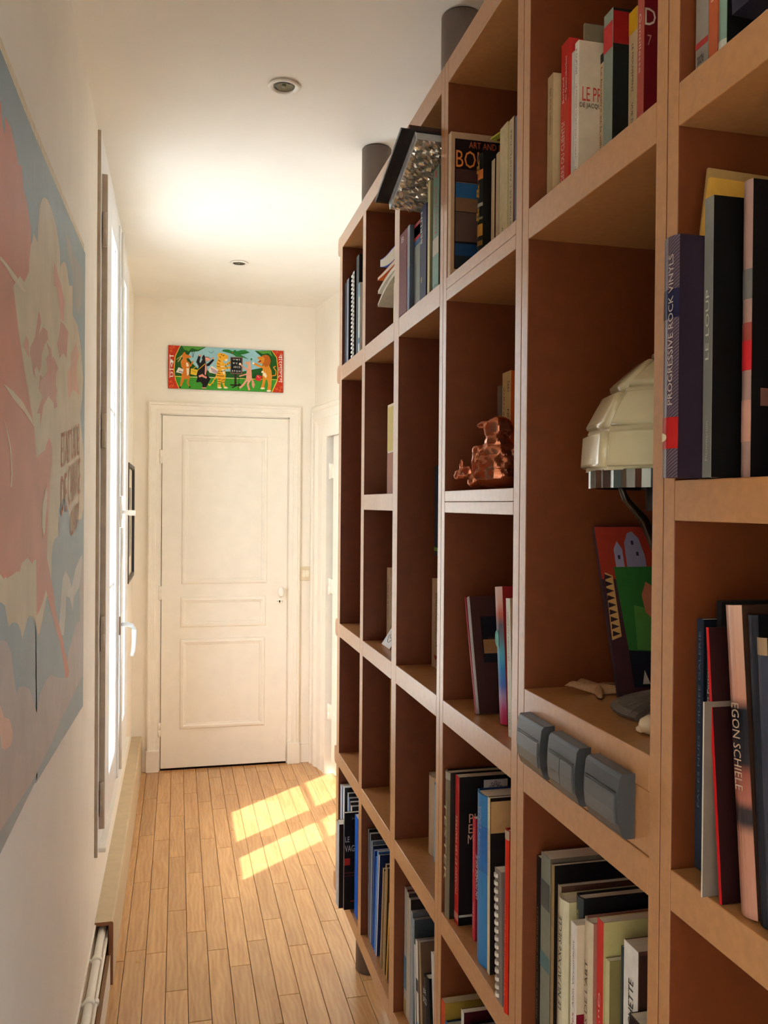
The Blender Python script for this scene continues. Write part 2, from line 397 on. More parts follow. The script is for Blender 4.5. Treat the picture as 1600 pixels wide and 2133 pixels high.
# two handles on the meeting strip
g=G().box(-.216,-.210,3.398,3.424,1.045,1.115)
hb=PWn(g,'handle_plate',M('brown_plate',(160,132,108),.4),.002)
g=G(); g.tube([(-.212,3.411,1.085),(-.185,3.411,1.085),(-.170,3.411,1.080),(-.161,3.411,1.062),(-.160,3.411,1.02),(-.163,3.411,.985),(-.168,3.411,.962)],[.008,.009,.0095,.009,.0085,.008,.006],12)
PWn(g,'window_handle',M('white_lacquer',(225,228,232),.2,.01,8))
g=G().box(-.216,-.206,3.396,3.426,1.485,1.545); g.prism([(3.396,1.545),(3.426,1.545),(3.411,1.575)],-.216,-.209,'x'); g.prism([(3.396,1.485),(3.411,1.455),(3.426,1.485)],-.216,-.209,'x')
PWn(g,'bolt_case',WHITE,.002)
g=G().tube([(-.208,3.411,1.515),(-.190,3.411,1.514),(-.180,3.411,1.512),(-.158,3.411,1.511)],[.006,.007,.011,.010],12)
PWn(g,'bolt_knob',WHITE)
g=G().tube([(-.209,3.411,2.58),(-.209,3.411,1.575)],.0055,10); g.tube([(-.209,3.411,1.455),(-.209,3.411,.53)],.0055,10); PWn(g,'bolt_rod',WHITE)
PWn(G().box(XL-.225,-.218,2.87,4.22,.425,.440),'sill',WHITE,.003)
PWn(G().box(-.415,-.395,2.885,4.06,.877,.899),'guard_rail',M('grey_iron',(110,112,115),.5))

# added unseen glazed door behind the camera, lets fill daylight into the near end
d3=struct(empty('added_fill_door',loc=(XR,-.8,0)))
g=G(); g.box(.02,.06,-.599,-.54,.01,2.1); g.box(.02,.06,.54,.599,.01,2.1); g.box(.02,.06,-.54,.54,.01,.12); g.box(.02,.06,-.54,.54,2.03,2.1); g.obj('added_door_frame',WHITE,d3)
G().box(.038,.042,-.54,.54,.12,2.03).obj('glass_pane',GLASS,d3)

# --- pipes and their box along the left wall
g=G().box(-.214,-.2015,YB,2.845,0,.105); g.m[5]=1
struct(g.obj('baseboard_left',[WHITE,M('raw_board_top',(150,112,78),.6)],bevel=.001))
t=thing('pipe_cover','long beige boxed-in cover along the foot of the left wall under the window','pipe cover',(-.22,3.97,0))
bx=M('oak_veneer_box',(206,186,152),.5,.1,14,stretch=(8,.6,8)); en=M('raw_fibreboard_edge',(140,88,52),.6)
g=G(); g.prism([(XL,.205),(XL,.193),(-.208,.193),(-.208,0),(-.194,0),(-.194,.199),(-.196,.2035),(-.200,.205)],2.86,YE-.001,'y',0); g.m[-2]=1
g.v=[(a+.22,b-3.97,c) for a,b,c in g.v]; g.obj('cover_board',[M('box_top_paint',(198,178,146),.5,.05,20),en],t)
pp=M('white_pipe_paint',(236,230,216),.28,.03,30)
def pipe(label,xc,z,r,y1=YE-.1,clip=()):
    t=thing('heating_pipe',label,'pipe',(xc,2.0,z),'white pipes along the foot of the left wall')
    G().tube([(0,YB+.05-2.0,0),(0,.4,0),(0,.72,0),(0,y1-2.0,0)],r,14).obj('pipe',pp,t)
    for y in clip:
        g=G().lathe([(r+.0025,-.012),(r+.004,-.006),(r+.004,.006),(r+.0025,.012)],14,(0,y-2.0,0),'y'); g.box(XL-xc+.001,0,y-2.005,y-1.995,-.004,.004); g.obj('pipe_clip',pp,t)
pipe('thickest white heating pipe, topmost along the foot of the left wall',-.2300,.170,.0120,clip=(2.69,2.46))
pipe('middle white heating pipe running just below the thickest one',-.2160,.1500,.0060,clip=(2.50,))
pipe('lowest white heating pipe, right above the skirting board',-.239,.130,.0080,clip=(2.78,2.30))
struct(G().box(XL,-.246,YB,2.855,.195,.201).obj('trim_cable_strip',WHITE))

# --- light switch by the far door
t=thing('light_switch','white double rocker light switch on the wall right of the far door','light switch',(.747,YE,1.134))
G().box(-.041,.041,-.009,-.0002,-.042,.042).obj('switch_plate',M('cream_plastic',(222,206,172),.35),t,.003)
for s in (-1,1):
    G().prism([(-.009,-.020),(-.013,-.020),(-.0105,.020),(-.009,.020)],min(s*.001,s*.021),max(s*.001,s*.021),'x').obj('rocker',M('cream_plastic2',(238,229,208),.3),t,.001)
# --- recessed ceiling spotlights
def spot(label,x,y):
    t=thing('ceiling_spotlight',label,'ceiling light',(x,y,H),'recessed ceiling spotlights')
    G().lathe([(.030,.0),(.031,-.002),(.044,-.002),(.0455,-.0045),(.045,-.0065),(.040,-.008),(.034,-.007),(.030,.0)],36).obj('trim_ring',M('white_metal',(236,232,222),.3),t)
    G().lathe([(.0295,-.0005),(.0295,-.0045),(.024,-.003),(.006,-.0015)],30).obj('reflector',M('spot_reflector',(92,88,62),.3,.1,20,metal=.6),t)
    g=G().lathe([(.006,-.002),(.0055,-.006),(.002,-.0075)],14); g.obj('bulb',M('bulb_glass',(150,150,130),.1),t)
    g=G().tube([(.026*math.cos(a),.026*math.sin(a),-.0045) for a in [k*math.pi/10 for k in range(7,18)]],.0016,6); g.obj('retaining_clip',BLACK,t)
spot('recessed ceiling spotlight nearest to the camera',.284,2.420); spot('recessed ceiling spotlight farther away, near the far door',.284,4.246)

# --- poles that hold the bookcases between floor and ceiling
def pole(label,x,y,through):
    t=thing('support_pole',label,'pole',(x,y,0))
    r=.049
    def cyl(z0,z1,n): G().lathe([(r,z0),(r,z1)],48).obj(n,POLE,t)
    if through: cyl(.001,H-.004,'pole_shaft')
    else: cyl(.001,.3,'lower_section'); cyl(2.414,H-.004,'upper_section')
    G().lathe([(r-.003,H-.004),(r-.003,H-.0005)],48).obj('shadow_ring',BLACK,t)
pole('grey floor-to-ceiling pole at the far end of the bookcases',.635,2.775,True)
pole('grey pole above the bookcases, nearer to the camera',.66,1.975,False)

# --- framed picture on the left wall past the window
t=thing('picture_frame','thin black frame on the left wall between the window and the far corner','picture frame',(XL,4.60,1.45))
bk=M('black_frame_wood',(36,30,30),.35)
g=G(); frame_ring(g,[(0,0),(0,.020),(.018,.020),(.020,.012),(.020,.006)],-.275,.275,-.295,.297,0,'x',1); g.obj('frame',bk,t)
G().box(.0005,.006,-.255,.255,-.275,.277).obj('picture_mount',M('cream_mount',(230,222,206),.6),t)
G().box(.006,.007,-.16,.16,-.18,.18).obj('print',M('grey_print',(150,140,128),.5,.3,12),t)

# ================================================================== BOOKCASES
S, SB = .5033, .790
def shelf_unit(label, ya, yb, posts, boards, ends=False):
    """posts: (y0,y1,name); boards: (y0,y1,z0,z1,double)"""
    yc=(ya+yb)/2; t=thing('bookcase',label,'bookcase',(.65,yc,.30))
    def pc(g,n,bev=.0012):
        g.v=[(a-.65,b-yc,c-.30) for a,b,c in g.v]
        if n in ('side_panel','divider'): g.m[2]=g.m[3]=1      # side faces coloured darker to deepen the shade in the cells
        return g.obj(n,[MDF,PANEL_SHADE],t,bev)
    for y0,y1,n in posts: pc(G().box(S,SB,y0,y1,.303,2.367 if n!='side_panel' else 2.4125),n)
    for y0,y1,z0,z1,db in boards:
        n='top_board' if z1>2.4 else ('bottom_board' if z1<.36 else 'shelf')
        if db:
            zm=(z0+z1)/2; pc(G().box(S,SB,y0,y1,z0,zm-.0003),n); pc(G().box(S,SB,y0,y1,zm+.0003,z1),n)
        else: pc(G().box(S,SB,y0,y1,z0,z1),n)
    pc(G().box(SB,SB+.006,ya+.004,yb-.004,.305,2.41),'back_panel')
    return t,pc
ZB=[(2.367,2.4125),(1.946,1.991),(1.536,1.578),(1.128,1.171),(.714,.758),(.303,.347)]
c1,c2,c3=(2.365,2.675),(1.998,2.326),(1.628,1.952)
bo=[]
for c in (c1,c2,c3):
    for i,(a,b) in enumerate(ZB):
        if i==2 and c is not c2: continue
        if i==0: continue
        bo.append((*c,a,b,False))
bo.append((1.628,2.675,*ZB[0],False))
tA,pA=shelf_unit('three-column fibreboard bookcase at the far end, with rounded shelf ends',1.606,2.717,
  [(2.675,2.717,'side_panel'),(2.326,2.365,'divider'),(1.952,1.998,'divider'),(1.606,1.628,'side_panel')],bo)
for i,(a,b) in enumerate(ZB):
    if i==2: continue
    a0,b0=(a-.012,b) if i==0 else (a-.004,b+.008)
    r=.016; y1=2.752; q=[(2.7175,a0),(2.7175,b0)]
    q+=[(y1-r+r*math.sin(k*math.pi/8),b0-r+r*math.cos(k*math.pi/8)) for k in range(5)]
    q+=[(y1-r+r*math.cos(k*math.pi/8),a0+r-r*math.sin(k*math.pi/8)) for k in range(5)]
    pA(G().prism(q,S,.575,'x'),'rounded_end',.0008)
tB,pB=shelf_unit('single-column fibreboard bookcase holding the copper figure',1.2105,1.6055,
  [(1.584,1.6055,'side_panel'),(1.2105,1.235,'side_panel')],[(1.235,1.584,a,b,i in (1,2)) for i,(a,b) in enumerate(ZB)])
bo=[(.838,1.186,a,b,False) for i,(a,b) in enumerate(ZB) if i not in (2,3)]+[(.838,1.186,1.124,1.166,False),(.838,1.186,1.238,1.278,False)]
tC,pC=shelf_unit('single-column fibreboard bookcase with the lamp and the black switches',.8165,1.2095,
  [(1.186,1.2095,'side_panel'),(.8165,.838,'side_panel')],bo)
pC(G().box(S+.0012,S+.018,.838,1.186,1.1665,1.2375),'fascia')
tD,pD=shelf_unit('fibreboard bookcase nearest to the camera, cut off by the right edge',.400,.8155,
  [(.795,.8155,'side_panel'),(.400,.445,'side_panel')],[(.445,.795,a,b,False) for a,b in ZB])

# black switches let into the fascia under the lamp
SW=M('anthracite_plastic',(62,64,66),.32,.04,30); SWF=M('anthracite_rocker',(84,87,88),.28,.05,12)
def black_switch(label,yc,n):
    t=thing('wall_switch',label,'light switch',(S,yc,1.2125),None)
    prof=[(0,.037),(-.016,.036),(-.0195,.031),(-.0215,.012),(-.022,-.004),(-.0205,-.020),(-.015,-.0345),(-.011,-.037),(0,-.037)]
    G().prism(prof,-.041,.041,'y').obj('switch_plate',SW,t,.002)
    a=[(-.0385,0.)] if n==2 else []
    spans=[(-.035,.035)] if n==1 else [(-.035,-.0008),(.0008,.035)]
    for y0,y1 in spans:
        G().prism([(-.0212,.013),(-.0232,.012),(-.0240,-.006),(-.0222,-.022),(-.0190,-.022),(-.0205,-.008)],y0,y1,'y').obj('rocker',SWF,t,.0008)
    G().box(-.0226,-.0200,-.036,.036,.0145,.0155).obj('groove',BLACK,t)
black_switch('single black switch, farthest of the three below the lamp',1.120,1)
black_switch('double-rocker black switch, middle one of the three below the lamp',1.014,2)
black_switch('single black switch, nearest of the three below the lamp',.908,1)

# ================================================================== BOOKS
CREAM,IVORY,WH,BK,GREY,RED,DRED,NAVY,BLUE=(222,206,170),(226,216,190),(232,228,218),(26,24,26),(120,120,120),(196,52,44),(120,24,32),(32,40,72),(36,92,170)
def bk(label, group, X, yf, yn, zb, h, sp, cov=None, kind='p', tilt=0, depth=.17, pg=None, title=(), bands=(), covart=(), covtext=(), back=None, name='book', cat='book', lean=0, gl=.35, spmat=None):
    """a book standing on zb, spine towards the corridor. yf / yn = far and near edge of the spine"""
    yf-=.0004; yn+=.0004
    tk=yf-yn; yc=(yf+yn)/2; depth=min(depth,.786-X)
    t=thing(name,label,cat,(X,yc,zb+.0006+tk/2*abs(math.sin(tilt))),group,(-tilt,0,0))
    cov=cov or sp; ms=[C(cov,gl),spmat or C(sp,gl)]; g=G(); b=.0022 if kind=='h' else .0007
    over=.003 if kind=='h' else 0
    b=min(b,tk*.2); hw=tk/2
    if kind=='h' and tk>.012:
        n=6; bul=min(.006,tk*.16)
        out=[(-bul*math.sin(math.pi*k/n),-hw+tk*k/n) for k in range(n+1)]
        inn=[(b+.0005-bul*math.sin(math.pi*k/n),-hw+b+(tk-2*b)*k/n) for k in range(n+1)][::-1]
        for k in range(n):
            q=[out[k],out[k+1],inn[n-k-1],inn[n-k]]; g.prism(q,0,h,'z',1)
        sx=-bul
        g.box(.0004,depth,-hw,-hw+b,0,h,0); g.box(.0004,depth,hw-b,hw,0,h,0)
    else:
        sx=0; g.box(0,b,-hw,hw,0,h,1); g.box(b,depth,-hw,-hw+b,0,h,0); g.box(b,depth,hw-b,hw,0,h,0)
    g.obj('cover',ms,t)
    G().box(b+.0006,depth-over,-hw+b,hw-b,over+.0003,h-(over or .0008)).obj('pages',PAGES if not pg else C(pg,.8),t)
    for z0,z1,c in bands:
        if sx==0: G().box(-.0005,.0004,-hw*.999,hw*.999,h*z0,h*z1).obj('spine_band',C(c,gl),t)
        else: G().prism([(x-.0004,y*.998) for x,y in out]+[(x+.0003,y*.998) for x,y in out[::-1]],h*z0,h*z1,'z').obj('spine_band',C(c,gl),t)
    for s_,c_,z0,z1,v0,v1,dr in title:
        L=abs(z1-z0)*h; W=(v1-v0)*tk
        if dr=='up':   text('spine_title',s_,t,(sx-.0008,-hw+v0*tk,z0*h),(0,0,1),(0,1,0),L,W,C(c_),lift=0)
        elif dr=='dn': text('spine_title',s_,t,(sx-.0008,hw-v0*tk,z1*h),(0,0,-1),(0,-1,0),L,W,C(c_),lift=0)
        else:          text('spine_title',s_,t,(sx-.0008,hw-v0*tk,z0*h),(0,-1,0),(0,0,1),W,L,C(c_),lift=0)
    for ci,(x0,x1,z0,z1,c) in enumerate(covart):
        G().box(x0,x1,-hw-.0003-.0001*ci,-hw+.0002,h*z0,h*z1).obj('cover_picture',C(c,gl),t)
    for s_,c_,x0,x1,z0,z1 in covtext:
        text('cover_title',s_,t,(x0,-hw-.0006-.0001*len(covart),h*z0),(1,0,0),(0,0,1),x1-x0,(z1-z0)*h,C(c_),lift=0)
    return t
z1_,z2_,z3_,z4_,z5_=1.991,1.578,1.171,.758,.347
# ---- cell above the lamp
g_='books in the top cell above the lamp'
bk('slim beige paperback, farthest in the cell above the lamp',g_,.531,1.184,1.164,z1_,.194,(196,170,128),title=[('Ministère de la ville',(110,70,50),.55,.9,.3,.55,'up')])
bk('red paperback with white lettering beside the slim beige one, cell above the lamp',g_,.539,1.155,1.129,z1_,.228,RED,tilt=.0,bands=[(.0,.62,(206,74,60))],title=[('USAGERS OU CLIENTS?',(236,214,200),.04,.5,.45,.85,'up'),('Bertrand',(236,214,200),.62,.78,.55,.78,'up'),('de Quatrebarbes',(236,214,200),.62,.9,.2,.42,'up')])
bk('thin off-white booklet between the red paperback and the thick white one',g_,.543,1.129,1.121,z1_,.205,(216,214,204))
bk('tall olive-grey book standing up behind the thick white one, cell above the lamp',g_,.556,1.1205,1.1155,z1_,.243,(128,116,92))
bk('white book with LE PR and DE JACQU on its cover, cell above the lamp',g_,.541,1.115,1.103,z1_,.211,(236,230,216),(206,186,160),depth=.15,title=[('LES ARENES',(90,84,80),.02,.17,.3,.7,'dn'),('LE PROCES DE JACQUES CHIRAC',(170,100,80),.22,.72,.3,.7,'dn'),('K.DUPONT',(60,60,60),.78,.95,.3,.7,'dn')],covtext=[('LE PROCES',(190,60,44),.006,.068,.60,.695),('DE JACQUES CHIRAC',(40,34,34),.002,.070,.548,.588)])
bk('small black book with a cream spine label, cell above the lamp',g_,.574,1.103,1.092,z1_,.193,(30,24,22),(30,24,22),bands=[(.0,.93,(206,176,140))],title=[('Le bestiaire et la ville',(60,40,34),.3,.9,.3,.7,'dn')])
bk('grey-green and red thick book, cell above the lamp',g_,.573,1.0915,1.066,z1_,.240,(150,160,146),(30,34,32),bands=[(.0,.08,(206,56,66)),(.78,.93,(214,70,70))],covart=[(.001,.16,.80,.985,(150,30,30)),(.001,.16,.0,.10,(160,34,36))])
bk('cream book with a yellow spine top, cell above the lamp',g_,.597,1.0655,1.043,z1_,.233,(214,186,144),(96,40,34),bands=[(.87,1.0,(226,176,40))],title=[('LE MOUVEMENT',(70,44,34),.52,.8,.42,.62,'dn'),('VUE DE LA VILLE',(70,44,34),.14,.46,.42,.62,'dn')])
bk('salmon-red book with a big white D on its dark red cover, cell above the lamp',g_,.597,1.0425,1.026,z1_,.252,(206,108,92),(128,26,36),depth=.16,title=[('Gentillesse',(238,226,214),.55,.86,.3,.65,'dn')],covtext=[('D',(226,206,186),.001,.017,.785,.875),('7',(200,140,130),.005,.011,.68,.735)])
bk('thin white book next to the bookcase upright, cell above the lamp',g_,.600,.995,.985,z1_,.262,(232,226,206),depth=.15,title=[('catalogue des oeuvres',(120,110,100),.1,.5,.3,.6,'dn')])
# ---- top cell of the nearest bookcase
g_='books in the top cell at the upper right corner'
bk('grey paperback with a red heart on its spine, upper right corner of the photo',g_,.519,.790,.768,z1_,.20,(150,138,126),(110,98,88),title=[('poésies',(40,34,34),.40,.75,.3,.6,'dn'),('poche',(40,34,34),.05,.13,.2,.7,'x'),],bands=[(.155,.185,(176,60,56))])
bk('orange paperback beside the grey one with the heart, upper right corner',g_,.519,.7675,.753,z1_,.20,(190,96,60),title=[('Gallimard',(230,200,170),.33,.52,.3,.6,'dn')])
bk('dark green book beside the orange one, upper right corner',g_,.520,.7525,.739,z1_,.21,(128,152,136),(18,20,20),kind='h',bands=[(.05,.09,(196,196,180))])
bk('white book with a red stripe under the dark lying book, upper right corner',g_,.545,.7315,.713,z1_,.036,(214,204,184),(206,196,176),bands=[(.2,.7,(196,90,70))],depth=.2)
t=thing('book','dark book lying flat on top of other books, upper right corner','book',(.535,.690,z1_+.0375),g_,(math.radians(-3),math.radians(0),math.radians(4)))
G().box(-.012,.2,-.075,.040,0,.003).box(-.012,.2,-.075,.040,.025,.028).box(-.014,-.012,-.075,.040,0,.028).obj('cover',C((44,42,54),.3),t)
G().box(-.009,.198,-.073,.037,.0032,.0248).obj('pages',PAGES,t)
bk('white paperback standing under the dark lying book, nearest in the upper right corner',g_,.545,.66,.63,z1_,.036,(206,198,180),depth=.2)
# ---- top cell of the copper figure bookcase
g_='books in the top cell above the copper figure'
bk('large dark art book with BOU on its cover, top cell above the copper figure',g_,.5045,1.583,1.567,z1_,.275,(214,190,160),(176,140,108),depth=.235,pg=(200,160,120),
   covart=[(.008,.228,.045,.955,(26,16,16)),(.010,.100,.66,.745,(70,44,40)),(.010,.068,.45,.655,(120,84,60)),(.010,.068,.545,.65,(40,84,124)),(.010,.068,.24,.445,(84,62,54)),(.072,.078,.25,.66,(176,140,108)),(.010,.120,.06,.225,(30,62,96)),(.010,.120,.06,.14,(36,36,40))],
   covtext=[('BOUDOIR',(206,120,56),.010,.150,.755,.875),('ART AND LUST',(176,84,50),.036,.125,.895,.94)])
bk('black book with gilt swirls on its spine, top cell above the copper figure',g_,.553,1.548,1.521,z1_,.222,(34,36,36),(22,20,20),kind='h',bands=[(.30,.40,(196,140,60)),(.22,.26,(150,110,56)),(.78,.86,(206,120,60)),(.55,.58,(170,166,150)),(.44,.46,(150,140,110)),(.10,.12,(160,150,120)),(.05,.06,(160,150,120))],title=[('& & &',(206,160,80),.42,.95,.2,.8,'up')])
bk('narrow cream paperback beside the gilt black book',g_,.569,1.519,1.503,z1_,.205,(226,206,170),(60,26,22),depth=.15)
bk('narrow cream paperback with a dark cover, second from the gilt black book',g_,.571,1.500,1.486,z1_,.211,(216,194,156),(196,176,140),depth=.15)
bk('wide cream book, widest spine in the top cell above the copper figure',g_,.572,1.484,1.447,z1_,.250,(226,214,176),(214,196,140),depth=.16,title=[('ANNIE CHABOTTE',(90,80,66),.02,.26,.38,.6,'dn'),('CONTES ET TRAVAUX',(90,80,66),.03,.22,.68,.86,'dn')])
bk('cream book with small brown capitals, top cell above the copper figure',g_,.575,1.446,1.424,z1_,.250,(226,214,184),(150,120,100),depth=.15,title=[('HISTOIRE DE L ARCHITECTURE',(110,90,70),.2,.92,.35,.65,'up')])
bk('thin brown book beside the cream one with capitals',g_,.574,1.423,1.414,z1_,.247,(110,62,54),depth=.15)
bk('thin grey-blue book next to the upright, top cell above the copper figure',g_,.573,1.4135,1.404,z1_,.242,(120,124,136),(30,28,32),depth=.15)
t=thing('folder','lime green folder lying slantwise on the cream books above the copper figure','folder',(.600,1.415,2.2455),None,(math.radians(0),math.radians(5),math.radians(12)))
G().box(0,.165,-.02,.125,0,.0012).box(0,.165,-.02,.125,.0018,.003).box(-.001,0,-.02,.125,0,.003).obj('folder_sheet',C((196,196,84),.5),t)
G().box(.01,.12,.09,.12,-.0004,.0).obj('red_label',C((150,60,40),.5),t)
# ---- cell of the copper figure
g_='books behind the copper figure'
bk('narrow dark grey book, farthest behind the copper figure',g_,.592,1.538,1.524,z2_,.200,(110,92,80),title=[('verdir',(50,40,36),.3,.55,.2,.7,'up')])
bk('beige book printed UATION with an orange cover, behind the copper figure',g_,.596,1.522,1.480,z2_,.222,(206,170,116),(206,84,30),depth=.15,title=[('EVALUATION',(50,36,30),.30,.68,.12,.36,'up'),('1992',(50,36,30),.83,.92,.12,.36,'up'),('YVES LE MIRANDA',(70,50,40),.3,.88,.68,.82,'up')])
# ---- cell under the copper figure
g_='leaning books in the cell under the copper figure'
bk('thin crimson booklet leaning outermost in the cell under the copper figure',g_,.529,1.4715,1.4655,z3_,.215,(176,40,60),(110,16,18),tilt=.31,depth=.2)
bk('grey-spined book with a dark cover leaning on the crimson booklet',g_,.529,1.4645,1.449,z3_,.214,(150,132,128),(64,38,36),tilt=.285,depth=.2,covart=[(.018,.15,.42,.82,(28,26,34)),(.02,.11,.50,.62,(150,104,66)),(.03,.15,.62,.64,(60,40,34))])
bk('rainbow-spined glossy book in the cell under the copper figure',g_,.549,1.398,1.364,z3_,.236,(206,170,168),(150,40,40),tilt=.128,kind='h',depth=.19,gl=.2,spmat=ramp_mat('rainbow_print',[(0,(196,40,80)),(.10,(186,60,110)),(.2,(170,140,180)),(.28,(70,110,190)),(.40,(60,140,200)),(.52,(90,176,196)),(.62,(110,130,140)),(.72,(110,100,110)),(.80,(206,110,90)),(.88,(226,176,160)),(1,(230,200,190))]),title=[('●',(120,190,180),.56,.68,.18,.72,'x')])
bk('thin white book nearest in the cell under the copper figure',g_,.53,1.3125,1.2945,z3_,.226,(228,222,206),(190,150,116),tilt=.075,depth=.19,title=[('LE MONDE AU BORD',(150,140,130),.55,.9,.35,.6,'up'),('PARIS',(120,110,100),.06,.18,.35,.6,'up')])
# ---- fourth row of the copper figure bookcase (art books)
g_='art books two cells below the copper figure'
bk('worn grey hardback with torn jacket, farthest of the art books below the copper figure',g_,.509,1.578,1.551,z4_,.280,(128,116,92),(40,34,32),kind='h',depth=.22,title=[('TESTER',(206,190,150),.25,.8,.25,.75,'dn')],bands=[(.95,1.0,(176,170,150))])
bk('red-spined book titled PICASSO ET LES MAITRES, below the copper figure',g_,.517,1.545,1.522,z4_,.280,(190,32,32),(24,20,22),depth=.25,title=[('PICASSO ET LES MAITRES',(236,206,170),.20,.73,.3,.7,'up')],bands=[(.03,.075,(206,130,110))],
   covart=[(.049,.097,.875,.972,(196,186,176)),(.0015,.12,.0,.055,(20,18,18)),(.0015,.06,.055,.07,(176,170,160))],covtext=[('PI',(206,160,140),.020,.033,.69,.75),('E',(206,160,140),.019,.027,.62,.68),('M',(206,160,140),.018,.029,.55,.61),('✳',(30,24,24),.060,.085,.885,.962)])
bk('narrow red paperback between the PICASSO book and the blue one',g_,.529,1.477,1.461,z4_,.222,(196,40,58),(150,30,44),tilt=.01,title=[('Correspondance',(230,180,180),.55,.92,.3,.7,'up'),('petit bleu',(230,180,180),.1,.3,.3,.7,'up')])
bk('sky blue hardback with DADA in silver, below the copper figure',g_,.517,1.4165,1.365,z4_,.293,(58,130,190),(30,60,110),kind='h',tilt=.015,depth=.2,gl=.25,bands=[(.55,.82,(48,112,184))],title=[('DADA',(150,160,170),.80,.93,.30,.6,'up'),('Desaly',(130,170,210),.62,.78,.35,.6,'up'),('UN MONDE ISSUE',(196,206,216),.36,.62,.62,.8,'up')],covart=[(.004,.2,.5,.94,(196,140,80)),(.004,.2,.3,.5,(30,26,26))])
bk('thin cream-edged book beside the blue DADA hardback',g_,.515,1.361,1.350,z4_,.297,(220,206,170),(34,26,26),tilt=.016,depth=.2,title=[('THE POMPIDOU',(196,140,70),.55,.82,.3,.7,'up')],covart=[(.002,.10,.80,.98,(196,150,100))])
t=bk('grey comb-bound report, below the copper figure',g_,.502,1.286,1.258,z4_,.208,(128,116,108),(120,104,98),tilt=.05,depth=.2)
for k in range(16):
    g=G(); a=[(-.004*math.sin(u)-.0005, .0105-.006*(1-math.cos(u))) for u in [math.pi*j/5 for j in range(6)]]
    g.prism(a,.008+k*.0125,.008+k*.0125+.0055,'z'); g.obj('binding_ring',C((214,206,192),.3),t)
bk('bright red worn hardback, nearest of the art books below the copper figure',g_,.503,1.2545,1.2375,z4_,.286,(206,46,26),(150,22,16),kind='h',tilt=.0,depth=.2,bands=[(.95,1.0,(176,150,130))],title=[('Les oiseaux de la nuit',(236,120,90),.1,.6,.2,.5,'up')])
bk('thin dark book behind the bright red hardback',g_,.535,1.312,1.300,z4_,.25,(206,206,200),(40,36,36),tilt=.02,depth=.18)
# ---- bottom cell of that bookcase
g_='books in the bottom cell of the copper figure bookcase'
bk('large orange-red and mustard book in the bottom cell, only its top in view',g_,.5045,1.5815,1.560,z5_,.244,(206,76,40),(150,120,50),depth=.26,pg=(214,200,160))
bk('small blue cased book in front of the mustard book, bottom cell',g_,.506,1.5590,1.540,z5_,.212,(90,140,200),(40,50,70),kind='h',depth=.2)
bk('white-spined small case in the bottom cell beside the mustard book',g_,.512,1.485,1.470,z5_,.277,(206,206,200),(60,14,22),depth=.2)
bk('crimson case in the bottom cell, in front of the black cases',g_,.510,1.469,1.456,z5_,.255,(176,24,60),(90,10,20),depth=.2)
for k in range(3):
    bk(['black case with a grey top edge, bottom cell, first of three','black case with a dark red edge, bottom cell, second of three','black case, bottom cell, nearest of three'][k],g_,.520,1.455-k*.024,1.433-k*.024,z5_,.268-k*.006,(60,58,60),(20,18,20),kind='h',depth=.2,pg=(130,124,124))
# ---- under the switches
g_='books in the cell under the black switches'
bk('black-spined book with gilt lettering, farthest under the black switches',g_,.526,1.1855,1.172,z4_,.269,(30,24,22),title=[('La photo pour tous mots et gestes',(170,150,100),.1,.72,.3,.65,'dn')])
bk('grey-green illustrated book with a brown bookmark, under the black switches',g_,.527,1.172,1.140,z4_,.280,(140,140,124),(96,84,70),kind='p',bands=[(.72,.86,(96,96,90)),(.40,.48,(96,124,124))])
bk('raw-edged kraft notebook, under the black switches',g_,.529,1.140,1.131,z4_,.274,(160,132,90),(20,16,16),depth=.2)
bk('tall brown book standing behind LE NU, under the black switches',g_,.535,1.131,1.120,z4_,.248,(176,150,124),(90,60,50),depth=.2)
bk('thick ivory book titled LE NU AU XXe SIECLE, under the black switches',g_,.532,1.120,1.088,z4_,.240,(214,204,172),(196,184,140),kind='h',depth=.16,title=[('LE NU AU XXe SIECLE',(70,66,56),.35,.9,.35,.68,'up'),('FLAMM',(70,66,56),.0,.12,.4,.65,'up')])
bk('frayed dark blue cloth book with yellow lettering, under the black switches',g_,.543,1.088,1.066,z4_,.254,(70,72,70),(28,28,30),kind='h',depth=.2,title=[('Humanités',(196,176,90),.6,.93,.35,.7,'up')])
bk('white paperback printed fatales in dark red, under the black switches',g_,.524,1.066,1.049,z4_,.228,(232,222,210),(206,186,160),depth=.14,title=[('Alain Vircondelet',(130,116,110),.5,.9,.3,.6,'up'),('Passions fatales',(170,30,50),.0,.47,.3,.65,'up')],covart=[(.001,.14,.0,.47,(120,16,36))])
bk('beige hardback titled RECEPTIONS DE L ART, under the black switches',g_,.536,1.049,1.024,z4_,.241,(206,186,156),(160,110,96),kind='h',depth=.16,title=[("RECEPTIONS DE L'ART",(90,70,54),.05,.78,.3,.6,'up')])
bk('red-spined paperback asking Qu est-ce que, under the black switches',g_,.541,1.024,1.007,z4_,.250,(214,62,54),(190,176,116),depth=.2,title=[("Qu'est-ce que",(240,220,206),.0,.62,.3,.65,'dn')])
bk('small olive hardback in front of the red-spined paperback',g_,.544,1.007,.996,z4_,.205,(206,196,150),(128,116,70),kind='p',depth=.1)
bk('thin slate book squeezed beside ROCHETTE, under the black switches',g_,.560,.9955,.9905,z4_,.225,(70,76,76),(40,40,40),depth=.12)
bk('white hardback titled ROCHETTE, under the black switches',g_,.561,.990,.955,z4_,.236,(236,228,218),(96,62,52),kind='p',depth=.17,title=[('ROCHETTE',(50,40,36),.47,.82,.28,.62,'up'),('TEMPETE',(50,40,36),.0,.22,.35,.7,'up')],covart=[(.002,.02,.0,.98,(70,46,40))])
bk('low dark book with pale pages in front of ROCHETTE',g_,.549,.9545,.925,z4_,.163,(44,32,30),(34,24,22),depth=.16)

